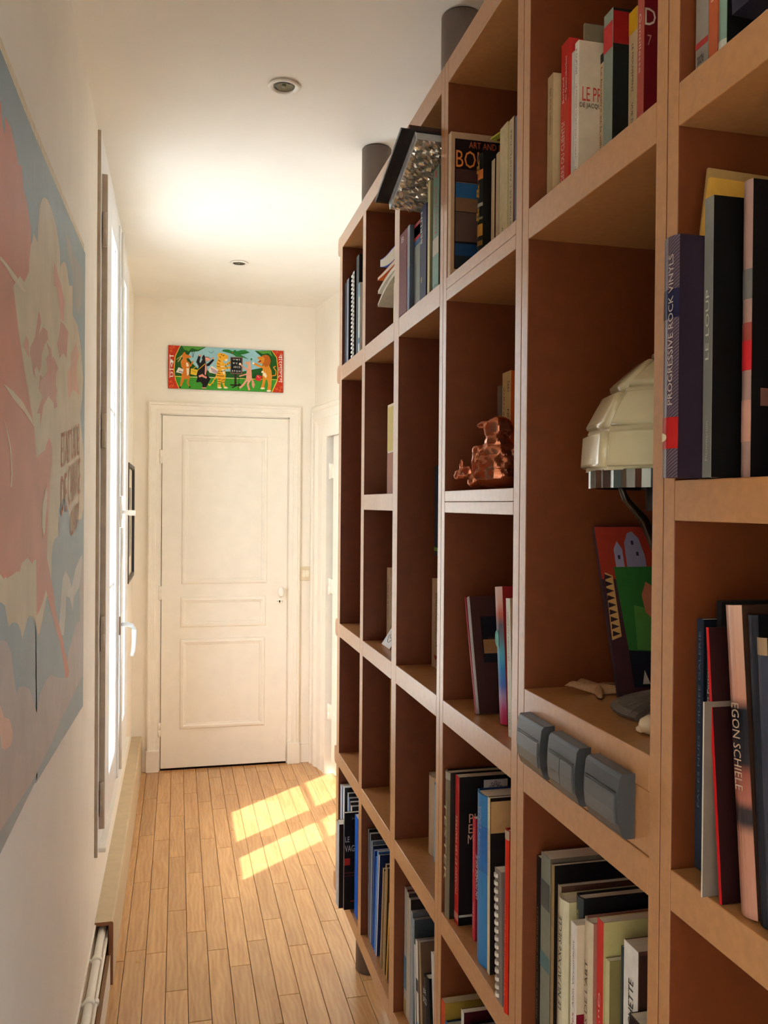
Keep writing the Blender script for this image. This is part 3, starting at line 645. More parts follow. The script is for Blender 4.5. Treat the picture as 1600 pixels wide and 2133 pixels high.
# ---- second row of the nearest bookcase
g_='books in the right-hand cell above eye level'
t=bk('glossy herringbone book titled PROGRESSIVE ROCK VINYLS standing proud of the shelf',g_,.463,.753,.7265,z2_,.232,(70,62,76),(44,34,44),kind='h',depth=.25,tilt=0,gl=.2,spmat=stripe_mat('herringbone_print',(52,46,64),(112,88,92),120),bands=[(.12,.25,(176,36,34)),(.66,.78,(40,38,62))],title=[('PROGRESSIVE ROCK VINYLS',(196,180,166),.30,.92,.10,.42,'up'),('◗',(226,206,170),.15,.185,.25,.55,'x')])
bk('black book titled LE LOUP beside the herringbone one',g_,.4885,.7255,.7115,z2_,.266,(128,124,116),(16,15,15),depth=.25,gl=.3,title=[('LE LOUP',(206,200,184),.42,.67,.3,.7,'up'),('Flammarion',(176,166,150),.06,.20,.3,.6,'up')])
def envelope(label,X,yf,yn,h,c,depth):
    t=thing('envelope',label,'envelope',(X,(yf+yn)/2,z2_+.0006),None)
    hw=(yf-yn)/2; g=G()
    g.rings([[(0,-hw*.3,0),(depth,-hw*.3,0),(depth,hw*.3,0),(0,hw*.3,0)],[(-.002,-hw,h*.3),(depth,-hw,h*.3),(depth,hw,h*.3),(-.002,hw,h*.3)],[(.001,-hw*.9,h*.8),(depth,-hw*.9,h*.8),(depth,hw*.9,h*.8),(.001,hw*.9,h*.8)],[(.006,-hw*.25,h),(depth,-hw*.4,h*.98),(depth,hw*.4,h*.98),(.006,hw*.25,h)]],cap=True)
    g.obj('paper',M('envelope_paper_%d'%c[2],c,.6,.08,40,bump=.4),t); return t
envelope('crumpled yellow envelope standing behind the black LE LOUP book',.515,.776,.757,.305,(214,160,60),.20)
envelope('paler tan envelope standing behind the yellow envelope',.524,.789,.777,.322,(176,140,84),.20)
bk('black book with a speckled pink and red spine, far right at eye level',g_,.515,.7035,.6895,z2_,.276,(160,124,112),(20,16,16),kind='h',depth=.24,tilt=0,bands=[(.36,.46,(196,40,44)),(.60,.70,(110,104,98)),(.12,.26,(190,136,116)),(.46,.52,(150,70,60))],covart=[(.02,.08,.78,.82,(90,84,84)),(.03,.06,.70,.74,(80,74,74)),(.01,.09,.24,.30,(110,70,60)),(.02,.05,.34,.38,(120,60,54))])
bk('plain dark book, last one at the far right at eye level',g_,.53,.682,.660,z2_,.27,(30,26,28),kind='h',depth=.22)
# ---- third row of the nearest bookcase
g_='books in the lower right-hand cell'
bk('dark navy book with dotted lettering, farthest in the lower right-hand cell',g_,.531,.7945,.782,z3_,.262,(44,52,66),(20,24,34),depth=.2,title=[('FACES NUES · MUSEE GALERIE',(110,120,130),.25,.95,.3,.6,'up')])
bk('tall black book behind the thin red one, lower right-hand cell',g_,.545,.781,.772,z3_,.282,(34,32,32),depth=.2)
bk('small dark book printed Dubuis Portraits, lower right-hand cell',g_,.527,.7705,.763,z3_,.240,(60,58,56),(30,28,28),depth=.18,title=[('A. Dubuis Portraits',(206,200,190),.62,.92,.3,.7,'up')])
bk('thin white and blue magazine, lower right-hand cell',g_,.515,.753,.746,z3_,.150,(222,206,180),(120,110,100),depth=.2,bands=[(0,.16,(90,140,190)),(.16,.24,(70,160,214)),(.3,.32,(60,50,46)),(.4,.41,(60,50,46)),(.62,.95,(226,206,150))])
bk('thin white catalogue printed BAM 427, lower right-hand cell',g_,.513,.7185,.715,z3_,.255,(222,214,202),(60,24,24),tilt=.1,depth=.2,title=[('BAM 427',(40,36,36),.80,.96,.25,.75,'up'),('Volume 2001',(130,120,114),.58,.78,.25,.75,'up')])
bk('thin red book leaning beside the white catalogue, lower right-hand cell',g_,.505,.7145,.7105,z3_,.262,(206,30,34),(44,20,20),tilt=.1,depth=.22)
bk('grey-brown folded leaflet leaning out over the shelf edge, lower right-hand cell',g_,.4965,.7315,.729,z3_,.190,(206,196,180),(120,104,92),tilt=.0,depth=.05)
bk('dark book with a peach spine titled EGON SCHIELE, lower right-hand cell',g_,.515,.6955,.671,z3_,.286,(186,128,104),(60,40,30),kind='h',tilt=.1,depth=.24,gl=.28,spmat=ramp_mat('portrait_print',[(0,(186,128,104)),(.26,(180,120,96)),(.30,(50,40,42)),(.34,(60,44,44)),(.37,(170,100,80)),(.45,(150,80,64)),(.49,(40,32,34)),(.66,(26,22,26)),(.70,(190,130,104)),(1,(206,160,136))]),title=[('EGON SCHIELE',(196,166,140),.40,.68,.30,.75,'dn')])
bk('black glossy book at the right edge, next to the peach-spined one',g_,.517,.670,.655,z3_,.28,(40,40,46),(16,15,18),kind='h',tilt=.085,depth=.22)
bk('black book with a pale edge at the very right edge, lower right-hand cell',g_,.512,.654,.640,z3_,.262,(60,60,70),(16,15,18),kind='h',tilt=.075,depth=.22,bands=[(.94,1.0,(150,120,90))])
# ---- three-column bookcase, top row
g_='albums in the far column, top row'
bk('slim black album, farthest in the far column',g_,.5115,2.674,2.648,z1_,.258,(40,36,40),depth=.2)
bk('grey-edged black album, second in the far column',g_,.512,2.641,2.610,z1_,.262,(150,150,156),(30,22,28),kind='p',depth=.2,bands=[(.0,.98,(120,122,130))])
sp=bk('white spiral-bound notebook in the far column',g_,.514,2.562,2.535,z1_,.265,(206,204,196),(30,26,30),depth=.2)
for k in range(20):
    G().box(-.0045,0,-.012,.012,.006+k*.0128,.006+k*.0128+.006).obj('binding_ring',C((230,228,220),.3),sp)
bk('tall black album right of the spiral notebook in the far column',g_,.513,2.500,2.462,z1_,.295,(36,36,40),depth=.2)
bk('thin white and blue booklet in front of the tall black album',g_,.5045,2.428,2.408,z1_,.198,(200,214,214),(230,228,218),depth=.18,bands=[(.12,.2,(70,130,160)),(.8,1,(120,170,190))])
# second column: magazines lying on top of standing books
g_='magazines lying in the second column, top row'
bk('cream paperback standing under the curled magazines, second column',None,.523,2.085,2.055,z1_,.114,(222,206,160),depth=.2)
bk('light grey paperback hidden behind the upright under the magazines, second column',None,.523,2.054,2.004,z1_,.114,(180,176,166),depth=.2)
def mag(label,z,x0,y0,y1,c,sag,top,th=.009):
    t=thing('magazine',label,'magazine',(.5,2.1,z),g_)
    n=8; lo=[];hi=[]
    for k in range(n+1):
        y=y0+(y1-y0)*k/n; d=-sag*max(0,(y-2.02)/(y1-2.02))**2 if y>2.02 else 0
        lo.append((y-2.1,d)); hi.append((y-2.1,d+th*(1-.45*max(0,(y-2.05)/(y1-2.05)))))
    g=G(); g.prism(lo+hi[::-1],x0-.5,x0-.5+.21,'x'); o=g.obj('pages',C((222,214,196),.55),t)
    g=G(); 
    up=[(a,b+.0012) for a,b in hi]; g.prism(hi+up[::-1],x0-.5-.0005,x0-.5+.2105,'x'); g.obj('cover',C(c,.3),t)
    dn=[(a,b-.0010) for a,b in lo]; g=G(); g.prism(dn+lo[::-1],x0-.5-.0005,x0-.5+.2105,'x'); g.obj('cover',C(c,.3),t)
    return t
mag('lowest cream magazine lying in the second column',2.1115,.512,2.004,2.210,(206,200,180),.036,0)
mag('second cream magazine from the bottom of the lying pile, second column',2.1235,.510,2.004,2.200,(226,220,206),.016,0)
mag('orange and white magazine in the lying pile, second column',2.1355,.508,2.004,2.196,(222,110,44),-.006,0)
mag('rolled blue magazine on top of the lying pile, second column',2.1475,.508,2.004,2.168,(50,96,200),-.022,0,.030)
# third column
g_='books in the third column, top row'
bk('dark red book marked B, farthest in the third column',g_,.5035,1.951,1.884,z1_,.190,(120,26,32),(226,220,220),kind='p',depth=.2,bands=[(.0,.80,(112,14,22))],title=[('B',(214,196,190),.88,.95,.3,.62,'x'),('lolita',(160,70,70),.66,.8,.7,.85,'dn')])
bk('slate book with a pale worn spine, third column',g_,.505,1.8835,1.867,z1_,.192,(176,186,200),(84,92,104),depth=.16,bands=[(0,.5,(150,166,200))])
bk('grey-green book with a red and black top band, third column',g_,.515,1.8625,1.815,z1_,.188,(150,158,150),(120,128,122),depth=.16,bands=[(.80,1.0,(190,32,40)),(.74,.80,(40,90,140)),(.84,.96,(40,26,30))])
bk('navy book with white vertical lettering, third column',g_,.512,1.803,1.757,z1_,.205,(38,46,84),depth=.16,title=[('BERLIN',(220,222,230),.62,.95,.62,.92,'up'),('8',(190,170,80),.2,.26,.2,.4,'x')])
bk('olive book with a rough cream spine, third column',g_,.508,1.7335,1.718,z1_,.238,(232,222,170),(140,134,104),depth=.16)
bk('teal book with red lettering, nearest in the third column',g_,.507,1.691,1.651,z1_,.244,(112,150,136),(90,90,76),kind='p',depth=.18,gl=.25,bands=[(.28,.42,(196,190,176)),(.03,.28,(120,166,160))],title=[('Trnka textil',(222,70,70),.44,.84,.35,.62,'up'),('I',(222,60,70),.92,.98,.4,.6,'x')])
t=thing('photo_album','dark album in crinkled clear wrap lying on the books, sticking out of the third column','album',(.455,1.740,2.2425),None,(math.radians(-22),math.radians(0),math.radians(2)))
wr=M('crinkled_film',(206,200,186),.16,.35,60,metal=.75,coat=.5,bump=.8,stretch=(.4,1,1))
g=G(); nx,ny=30,52; random.seed(3)
for i in range(nx+1):
    for j in range(ny+1):
        edge=i in (0,nx) or j in (0,ny)
        g.v.append((i/nx*.22+(0 if edge else random.uniform(-.0025,.0025)),-.10+.205*j/ny+(0 if edge else random.uniform(-.0025,.0025)),0 if edge else -.0036*random.random()**1.5-.0012*(1+math.sin(i*1.3+j*.9))))
for i in range(nx):
    for j in range(ny):
        a,b,c,d=i*(ny+1)+j,(i+1)*(ny+1)+j,(i+1)*(ny+1)+j+1,i*(ny+1)+j+1
        for f in ((a,b,c),(a,c,d)): g.f.append(f); g.m.append(0); g.sm.append(False)
g.obj('plastic_wrap',wr,t)
G().box(.001,.22,-.099,.104,.0002,.018).obj('page_block',C((176,176,174),.3),t)
G().box(-.001,.0008,-.100,.105,-.001,.019).obj('wrap_edge',M('film_edge',(216,220,224),.15,.2,60,coat=.5,bump=.6),t)
G().box(-.030,.22,-.102,.110,.0185,.0225).obj('cover_board',[C((44,40,40),.3)],t)
G().box(-.0315,-.030,-.102,.110,.0182,.0228).obj('board_edge',C((150,166,176),.4),t)
G().box(-.012,.22,-.101,.108,.023,.034).obj('second_block',C((60,44,40),.3),t)
# ---- small pieces seen in the half-empty columns
bk('yellow and brown paperback in the second column, above the middle shelf',None,.545,2.225,2.150,z2_,.238,(226,206,160),depth=.15,bands=[(0,.46,(166,96,50)),(.48,.97,(214,186,80))])
bk('white paperback standing in the second column, below the middle shelf',None,.565,2.300,2.262,z3_,.205,(222,200,170),depth=.15,title=[('le livre de la maison',(140,120,100),.3,.85,.3,.7,'dn')])
t=thing('greeting_card','white card with a thin drawing leaning in the second column','card',(.540,2.21,z3_+.0015),None,(0,math.radians(33),0))
G().box(0,.0012,-.045,.045,0,.085).obj('card_sheet',C((240,236,228),.5),t)
for r in (.024,.014): G().tube([(-.0004,r*math.cos(k*math.pi/10),.042+r*1.2*math.sin(k*math.pi/10)) for k in range(20)],.0007,5).obj('drawn_line',C((120,120,116)),t)
bk('thin book with a black top and yellow spine, second column, lower cell',None,.574,2.290,2.276,z4_,.36,(196,150,60),depth=.15,bands=[(.86,1.0,(40,36,36))])
bk('ivory paperback with a small heart, third column',None,.584,1.930,1.860,z3_,.207,(206,176,140),depth=.15,title=[('LA CONDITION HUMAINE',(130,100,80),.25,.85,.35,.6,'up'),('♥',(170,50,50),.09,.15,.35,.65,'x')])
bk('grey box file hidden behind the upright, carrying the dark blue book',None,.572,1.830,1.640,z3_,.262,(150,146,140),depth=.2,name='box_file',cat='box file')
bk('dark blue book standing on top of a box file, third column',None,.573,1.880,1.770,z3_+.2640,.205,(30,44,66),depth=.15,title=[('LA RIVE BLEUE',(60,80,110),.3,.9,.4,.6,'up')],bands=[(.05,.09,(120,160,80))])
bk('pale rounded book in the third column, lower cell',None,.566,1.880,1.829,z4_,.178,(196,166,134),kind='h',depth=.18)
bk('light blue book beside the pale rounded one, third column, lower cell',None,.563,1.826,1.795,z4_,.172,(130,170,196),kind='h',depth=.18)
# ---- bottom row, far column
g_='albums in the bottom cell of the far column'
A_=bk('tall black-brown comic album sticking out farthest, bottom of the far column',g_,.472,2.535,2.492,z5_-.0,.250,(206,200,190),(36,26,24),depth=.26,kind='p',bands=[(.0,1.0,(190,190,188))])
bk('black album with LE VAG on its cover, bottom of the far column',g_,.485,2.4915,2.478,z5_,.288,(150,146,144),(24,20,24),depth=.26,covart=[(.001,.018,.46,.53,(176,44,34)),(.001,.12,.375,.385,(110,40,26)),(.001,.12,.345,.352,(90,34,24)),(.020,.1,.08,.09,(150,40,34))],covtext=[('LE',(196,196,200),.003,.016,.70,.755),('VAGABOND',(196,196,200),.002,.085,.60,.665),('Jean',(150,150,156),.022,.045,.93,.95)])
bk('bright blue album beside LE VAG, bottom of the far column',g_,.512,2.456,2.412,z5_,.292,(30,104,210),(20,60,160),depth=.24)
bk('grey album at the back of the far column, bottom row',g_,.509,2.672,2.640,z5_,.312,(170,172,180),(60,34,50),depth=.2)
bk('silver-edged album standing beside the grey one, bottom of the far column',g_,.511,2.638,2.612,z5_,.318,(206,204,200),(60,56,60),depth=.2)
for k,(c,h) in enumerate((((200,200,196),.305),((70,110,160),.296),((60,58,62),.290),((206,200,190),.283))):
    bk(['white album behind LE VAG','blue-grey album behind LE VAG','dark grey album behind LE VAG','cream album behind LE VAG, nearest of the four'][k]+', bottom of the far column',g_,.520,2.610-k*.018,2.593-k*.018,z5_,h,c,(60,56,60),depth=.22,pg=(200,196,188))
# ---- bottom row, second column
g_='comic albums in the bottom cell of the second column'
L=[('worn grey album, farthest in the second column',2.310,2.301,.300,(150,152,156),(40,36,36),.02),('mid grey album with a brown top, second column',2.298,2.284,.296,(120,126,134),(60,50,44),0.0),
('pale grey album, second column',2.283,2.274,.283,(176,184,196),(96,110,124),-.03),('dark slate album, second column',2.272,2.263,.276,(70,84,96),(40,56,76),-.04),('deep blue album, second column',2.262,2.250,.270,(40,84,160),(30,60,130),-.06),
('vivid blue album, second column',2.245,2.236,.262,(30,110,214),(36,110,190),-.095),('light blue album, second column',2.230,2.219,.285,(130,176,226),(60,110,180),-.1),('white album with a navy and red cover, second column',2.212,2.204,.282,(226,224,222),(40,50,90),-.1),
('ragged kraft album, second column',2.166,2.156,.265,(176,146,106),(110,80,50),-.1),('thin brown album next to the ragged kraft one, second column',2.150,2.142,.262,(150,120,84),(80,56,36),-.095),('second kraft album, second column',2.136,2.126,.288,(186,156,112),(96,70,46),-.09),('ochre album, second column',2.122,2.112,.284,(170,136,90),(90,66,46),-.09),
('narrow yellow album, second column',2.098,2.090,.205,(226,176,70),(150,100,40),-.13),('dark brown album nearest in the second column',2.074,2.056,.12,(60,36,30),(50,30,24),-.01)]
for i,(l,a,b,h,s_,c_,ti) in enumerate(L):
    bk(l+', bottom row',g_,.521,a,b,z5_,h,s_,c_,tilt=ti,depth=.22,pg=(190,184,176))
# ---- bottom row, third column
g_='comic albums in the bottom cell of the third column'
L=[('white album with small print and a maroon cover',1.950,1.929,.298,(206,206,204),(90,36,40),0.0,[(0,.12,(196,176,120)),(.2,.46,(110,160,190))]),('cream album beside the maroon one',1.927,1.913,.296,(216,206,186),(60,50,50),.0,[]),('second cream album',1.912,1.896,.289,(206,196,176),(40,36,36),.0,[]),
('silver grey album',1.893,1.878,.268,(160,164,166),(90,92,96),.0,[]),('teal-grey album',1.877,1.863,.258,(130,146,148),(60,66,70),0,[]),
('white-edged black album leaning far',1.852,1.843,.205,(226,222,214),(24,22,26),.055,[]),
('white magazine with black patches',1.834,1.816,.222,(226,222,210),(110,80,56),.09,[(.5,.62,(60,70,80)),(0,.2,(110,160,190))]),
('kraft-covered album leaning',1.800,1.784,.232,(170,144,108),(110,84,66),.13,[])]
for i,(l,a,b,h,s_,c_,ti,bd) in enumerate(L):
    bk(l+', bottom of the third column',g_,.5285,a,b,z5_,h,s_,c_,tilt=ti,depth=.22,bands=bd,pg=(170,160,150))
bk('dark album with white JOE lettering on its spine, bottom of the third column',g_,.526,1.745,1.712,z5_,.19,(52,50,52),(30,28,30),kind='h',tilt=.13,depth=.2,title=[('JOE',(226,222,216),.80,.87,.15,.8,'x'),('SACCO',(226,222,216),.71,.78,.08,.92,'x'),('2',(190,40,50),.30,.38,.3,.7,'x'),('a',(190,40,50),.14,.2,.3,.7,'x')])
bk('light grey ribbed album nearest in the third column, bottom row',g_,.526,1.690,1.668,z5_,.262,(196,196,196),(70,50,40),tilt=.13,depth=.2)

POSTER_ART= {'cloud': [(1.573,1.994),(1.596,2.018),(1.635,2.015),(1.64,2.046),(1.659,2.088),(1.686,2.109),(1.714,2.123),(1.751,2.131),(1.789,2.132),(1.838,2.127),(1.873,2.119),(1.928,2.087),(1.942,2.051),(1.966,2.067),(1.995,2.079),(2.025,2.083),(2.056,2.076),(2.09,2.05),(2.156,2.065),(2.159,1.997),(2.268,1.993),(2.339,1.953),(2.401,1.881),(2.374,1.819),(2.332,1.783),(2.357,1.747),(2.419,1.688),(2.451,1.59),(2.432,1.538),(2.374,1.506),(2.317,1.506),(2.25,1.507),(2.226,1.471),(2.188,1.476),(2.159,1.474),(2.126,1.513),(2.069,1.548),(2.015,1.561),(1.964,1.55),(1.936,1.535),(1.924,1.496),(1.928,1.477),(1.873,1.474),(1.847,1.462),(1.831,1.436),(1.827,1.4),(1.791,1.369),(1.767,1.365),(1.752,1.357),(1.715,1.329),(1.686,1.31),(1.661,1.305),(1.63,1.336),(1.597,1.349),(1.571,1.354),(1.547,1.352),(1.535,1.344),(1.518,1.335),(1.501,1.325),(1.484,1.342),(1.462,1.355),(1.425,1.363),(1.405,1.364),(1.386,1.361),(1.372,1.374),(1.353,1.397),(1.326,1.405),(1.317,1.406),(1.117,1.43),(1.111,1.793),(1.378,1.87)],'red': [(1.107,2.037),(1.294,2.116),(1.306,2.115),(1.315,2.096),(1.332,2.08),(1.34,2.094),(1.335,2.108),(1.38,2.111),(1.418,2.098),(1.448,2.081),(1.474,2.089),(1.485,2.076),(1.494,2.057),(1.53,2.046),(1.56,2.02),(1.567,1.991),(1.55,1.958),(1.549,1.94),(1.503,1.91),(1.464,1.91),(1.408,1.881),(1.45,1.826),(1.507,1.768),(1.555,1.729),(1.607,1.682),(1.635,1.628),(1.662,1.636),(1.735,1.649),(1.766,1.668),(1.789,1.677),(1.818,1.669),(1.832,1.653),(1.829,1.628),(1.809,1.591),(1.793,1.555),(1.786,1.531),(1.771,1.495),(1.77,1.44),(1.815,1.403),(1.859,1.367),(1.878,1.34),(1.935,1.295),(1.995,1.257),(2.038,1.218),(2.078,1.194),(2.106,1.172),(2.13,1.148),(2.107,1.142),(2.062,1.149),(2.04,1.171),(1.997,1.214),(1.956,1.252),(1.917,1.271),(1.826,1.331),(1.784,1.36),(1.759,1.38),(1.714,1.361),(1.678,1.35),(1.65,1.344),(1.637,1.448),(1.614,1.446),(1.594,1.442),(1.569,1.449),(1.55,1.456),(1.492,1.45),(1.476,1.437),(1.449,1.44),(1.419,1.438),(1.37,1.436),(1.356,1.439),(1.344,1.437),(1.115,1.518)],'grey': [(1.269,1.359),(1.345,1.347),(1.372,1.34),(1.406,1.319),(1.422,1.288),(1.449,1.247),(1.475,1.251),(1.509,1.246),(1.569,1.229),(1.614,1.202),(1.648,1.168),(1.69,1.192),(1.749,1.203),(1.83,1.202),(1.92,1.178),(2.062,1.149),(2.116,1.199),(2.174,1.218),(2.249,1.24),(2.301,1.245),(2.358,1.238),(2.34,1.313),(2.38,1.379),(2.438,1.411),(2.502,1.401),(2.543,1.36),(2.569,1.261),(2.563,1.175),(2.524,1.085),(2.309,1.082),(2.18,1.076),(1.982,1.072),(1.852,1.06),(1.586,1.056),(1.418,1.053),(1.275,1.063)],'pale': [(1.936,1.266),(1.973,1.329),(2.001,1.383),(2.053,1.395),(2.121,1.375),(2.169,1.345),(2.242,1.383),(2.35,1.407),(2.408,1.41),(2.339,1.332),(2.219,1.319),(2.196,1.286),(2.134,1.325),(2.066,1.335),(2.057,1.292),(2.026,1.252)],'brown': [(2.022,2.153),(2.107,2.155),(2.2,2.148),(2.356,2.161),(2.386,2.117),(2.405,2.107),(2.348,2.065),(2.267,2.02),(2.188,2.041),(2.163,2.073),(2.167,2.097),(2.109,2.112),(2.044,2.12)],'hand': [(1.27,1.272),(1.32,1.259),(1.338,1.244),(1.352,1.232),(1.389,1.221),(1.409,1.205),(1.421,1.192),(1.415,1.181),(1.4,1.177),(1.357,1.183),(1.335,1.192),(1.328,1.204),(1.321,1.218),(1.271,1.233)],'s1': [(1.654,1.898),(1.683,1.882),(1.649,1.848),(1.67,1.861),(1.698,1.876),(1.759,1.881),(1.767,1.866),(1.729,1.85),(1.692,1.825),(1.686,1.801),(1.658,1.784),(1.637,1.794),(1.61,1.783),(1.617,1.769),(1.598,1.773),(1.578,1.793),(1.559,1.802),(1.565,1.816),(1.615,1.842)],'s2': [(1.744,1.857),(1.808,1.854),(1.826,1.838),(1.843,1.846),(1.915,1.832),(1.879,1.816),(1.876,1.794),(1.899,1.784),(1.881,1.766),(1.903,1.751),(1.855,1.74),(1.846,1.752),(1.779,1.758),(1.717,1.733),(1.696,1.713),(1.675,1.688),(1.674,1.713),(1.639,1.709),(1.702,1.747),(1.659,1.757),(1.672,1.784),(1.701,1.781),(1.761,1.804),(1.753,1.826),(1.784,1.84)],'s3': [(1.95,1.939),(2.01,1.943),(2.08,1.941),(2.065,1.916),(2.051,1.875),(1.992,1.878),(1.934,1.856),(1.895,1.88),(1.932,1.912)],'flag': [(1.842,2.038),(1.876,2.033),(1.912,2.023),(1.947,2.019),(2.008,1.994),(1.99,1.947),(1.95,1.944),(1.91,1.979),(1.891,1.996),(1.846,1.989)],'s4': [(2.256,1.954),(2.244,1.937),(2.303,1.929),(2.246,1.889),(2.261,1.861),(2.308,1.824),(2.173,1.822),(2.092,1.788),(2.069,1.817),(2.068,1.847),(2.147,1.879),(2.134,1.903)],'s5': [(1.523,1.826),(1.546,1.823),(1.553,1.793),(1.494,1.805)],'streak': [(1.336,1.721),(1.412,1.72),(1.497,1.712),(1.581,1.695),(1.607,1.682),(1.509,1.698),(1.412,1.708)],'streak2': [(1.342,1.67),(1.365,1.656),(1.394,1.631),(1.405,1.594),(1.401,1.572),(1.391,1.573),(1.397,1.594),(1.385,1.63)],'streak3': [(1.307,1.898),(1.358,1.9),(1.423,1.901),(1.484,1.9),(1.521,1.899),(1.498,1.893),(1.398,1.889),(1.358,1.893),(1.307,1.893)],'legcream': [(1.753,1.583),(1.766,1.566),(1.74,1.501),(1.732,1.491),(1.717,1.484),(1.699,1.506),(1.701,1.543)]}
# ================================================================== LAMP
t=thing('table_lamp','lamp with a cream panelled glass shade and dark branching stem in the large cell','lamp',(.642,1.0,1.2785))
SHG=M('cream_art_glass',(206,190,150),.12,.06,16,coat=.6)
def octo(r,z,a=math.radians(12)): return [(r*math.cos(a+k*math.pi/4),r*math.sin(a+k*math.pi/4),z) for k in range(8)]
B0=1.2785
# eight gores of three raised cushions each, on a grooved inner shell
tiers=[(.126,1.599,.123,1.646),(.121,1.650,.096,1.697),(.093,1.701,.044,1.742),(.041,1.745,.016,1.756)]
G().rings([octo(r-.004,z-B0) for r,z in ((.126,1.596),(.124,1.648),(.097,1.699),(.045,1.744),(.016,1.760))],cap=True).obj('shade_core',SHG,t)
a6=math.radians(12)
for r0,z0,r1,z1 in tiers:
    for k in range(8):
        a=a6+k*math.pi/4; b=a+math.pi/4
        P=lambda r,an,z: Vector((r*math.cos(an),r*math.sin(an),z-B0))
        q=[P(r0,a,z0),P(r0,b,z0),P(r1,b,z1),P(r1,a,z1)]; c=sum(q,Vector())/4
        nrm=(q[1]-q[0]).cross(q[3]-q[0]).normalized()
        def sc(d,h): return [p+(c-p).normalized()*d+nrm*h for p in q]
        d0=.0035; g=G(); g.rings([sc(d0,-.006),sc(d0+.0002,.0005),sc(d0+.0015,.0035),sc(d0+.004,.0055),sc(d0+.009,.0065)],cap=True,smooth=True)
        g.obj('glass_panel',SHG,t)
met=M('dark_bronze',(62,54,46),.3,.1,30,metal=.9); sil=M('ribbed_metal',(130,128,120),.25,.05,30,metal=.9)
g=G(); n=72; lo=[];hi=[];li=[]
for k in range(n):
    a=2*math.pi*k/n; r=.1155+(.0022 if k%2 else -.001)
    lo.append((r*math.cos(a),r*math.sin(a),1.574-B0)); hi.append((r*math.cos(a),r*math.sin(a),1.597-B0)); li.append((.108*math.cos(a),.108*math.sin(a),1.597-B0))
lb=[(x*.108/.1155,y*.108/.1155,z) for x,y,z in lo]
g.rings([lb,lo,hi,li]); g.obj('gallery_ring',sil,t)
# branches from the ring down to the foot
for k,(an,bend) in enumerate(((math.radians(195),.9),(math.radians(250),1.0),(math.radians(320),.8),(math.radians(75),.9))):
    x,y=.108*math.cos(an),.108*math.sin(an)
    pts=[(x,y,1.580-B0),(x*.9,y*.9,1.560-B0),(x*.62,y*.62,1.535-B0),(x*.36,y*.36,1.490-B0),(x*.22,y*.22,1.43-B0),(x*.16,y*.16,1.36-B0),(x*.2,y*.2,1.30-B0)]
    G().tube(pts,[.003,.0045,.006,.007,.007,.008,.010],10).obj('branch',met,t)
G().tube([(0,0,.01),(0,0,.2),(.004,0,.33)],[.012,.008,.006],12).obj('stem',met,t)
g=G(); n=80; loops=[]
for r,z in ((.082,.0),(.084,.004),(.076,.010),(.055,.018),(.02,.030)):
    loops.append([((r+(.003 if k%2 else -.002)*(r/.08))*math.cos(2*math.pi*k/n),(r+(.003 if k%2 else -.002)*(r/.08))*math.sin(2*math.pi*k/n),z+(.0015 if k%2 else 0)) for k in range(n)])
g.rings(loops,cap=True); g.obj('foot',M('grey_ribbed_bronze',(104,92,82),.4,.1,40,metal=.3),t)
g=G().tube([(.05,-.09,.31),(.052,-.092,.2),(.050,-.088,.12)],.0012,6); g.obj('pull_chain',CHROME,t)
for k in range(3): G().lathe([(.013,1.545-B0),(.013,1.59-B0)],14,(.035*math.cos(k*2.1),.035*math.sin(k*2.1),0)).obj('lamp_holder',BLACK,t)

# painted panel leaning behind the lamp
t=thing('painted_panel','small green and red naive painting leaning at the back behind the lamp','painting',(.667,1.091,1.2815),None,(math.radians(-18.5),0,0))
PO=(-.062,-.0032,0); pd,pu=(1,0,0),(0,0,1)
G().box(-.062,.062,-.003,.003,0,.252).obj('board',C((60,44,50),.4),t)
def pf(n,pts,c,l=.0003): flat(n,pts,PO,pd,pu,C(c,.4),t,l)
pf('painted_ground',[(.0,.005),(.124,.005),(.124,.252),(0,.252)],(70,40,44),.0001)
pf('painted_red_sky',[(.0,.17),(.124,.17),(.124,.25),(0,.25)],(160,52,36),.0003)
pf('painted_meadow',[(.026,.065),(.124,.055),(.124,.188),(.022,.188)],(50,106,46),.0004)
pf('painted_meadow',[(.040,.065),(.10,.06),(.09,.12),(.045,.13)],(84,132,62),.0006)
pf('painted_church',[(.026,.188),(.026,.215),(.033,.228),(.040,.215),(.040,.188)],(150,140,160),.0006)
pf('painted_church',[(.044,.188),(.045,.225),(.052,.240),(.060,.243),(.070,.232),(.076,.205),(.076,.188)],(140,130,150),.0006)
for a,b in ((.031,.20),(.056,.222),(.062,.205)): pf('painted_window',[(a,b),(a+.004,b),(a+.004,b+.006),(a,b+.006)],(50,40,60),.0009)
pf('painted_border',[(.002,.08),(.018,.085),(.018,.175),(.006,.18)],(200,150,90),.0005)
for k in range(9): pf('painted_zigzag',[(.004,.085+k*.0105),(.017,.089+k*.0105),(.005,.0935+k*.0105)],(50,36,40),.0007)
pf('painted_face',[(.062,.12),(.075,.105),(.085,.12),(.085,.155),(.070,.165),(.060,.145)],(190,110,80),.0007)
pf('painted_tent',[(.040,.016),(.052,.016),(.046,.036)],(190,170,150),.0006)
pf('painted_dark_band',[(.026,.012),(.124,.008),(.124,.062),(.026,.064)],(28,28,40),.0004)

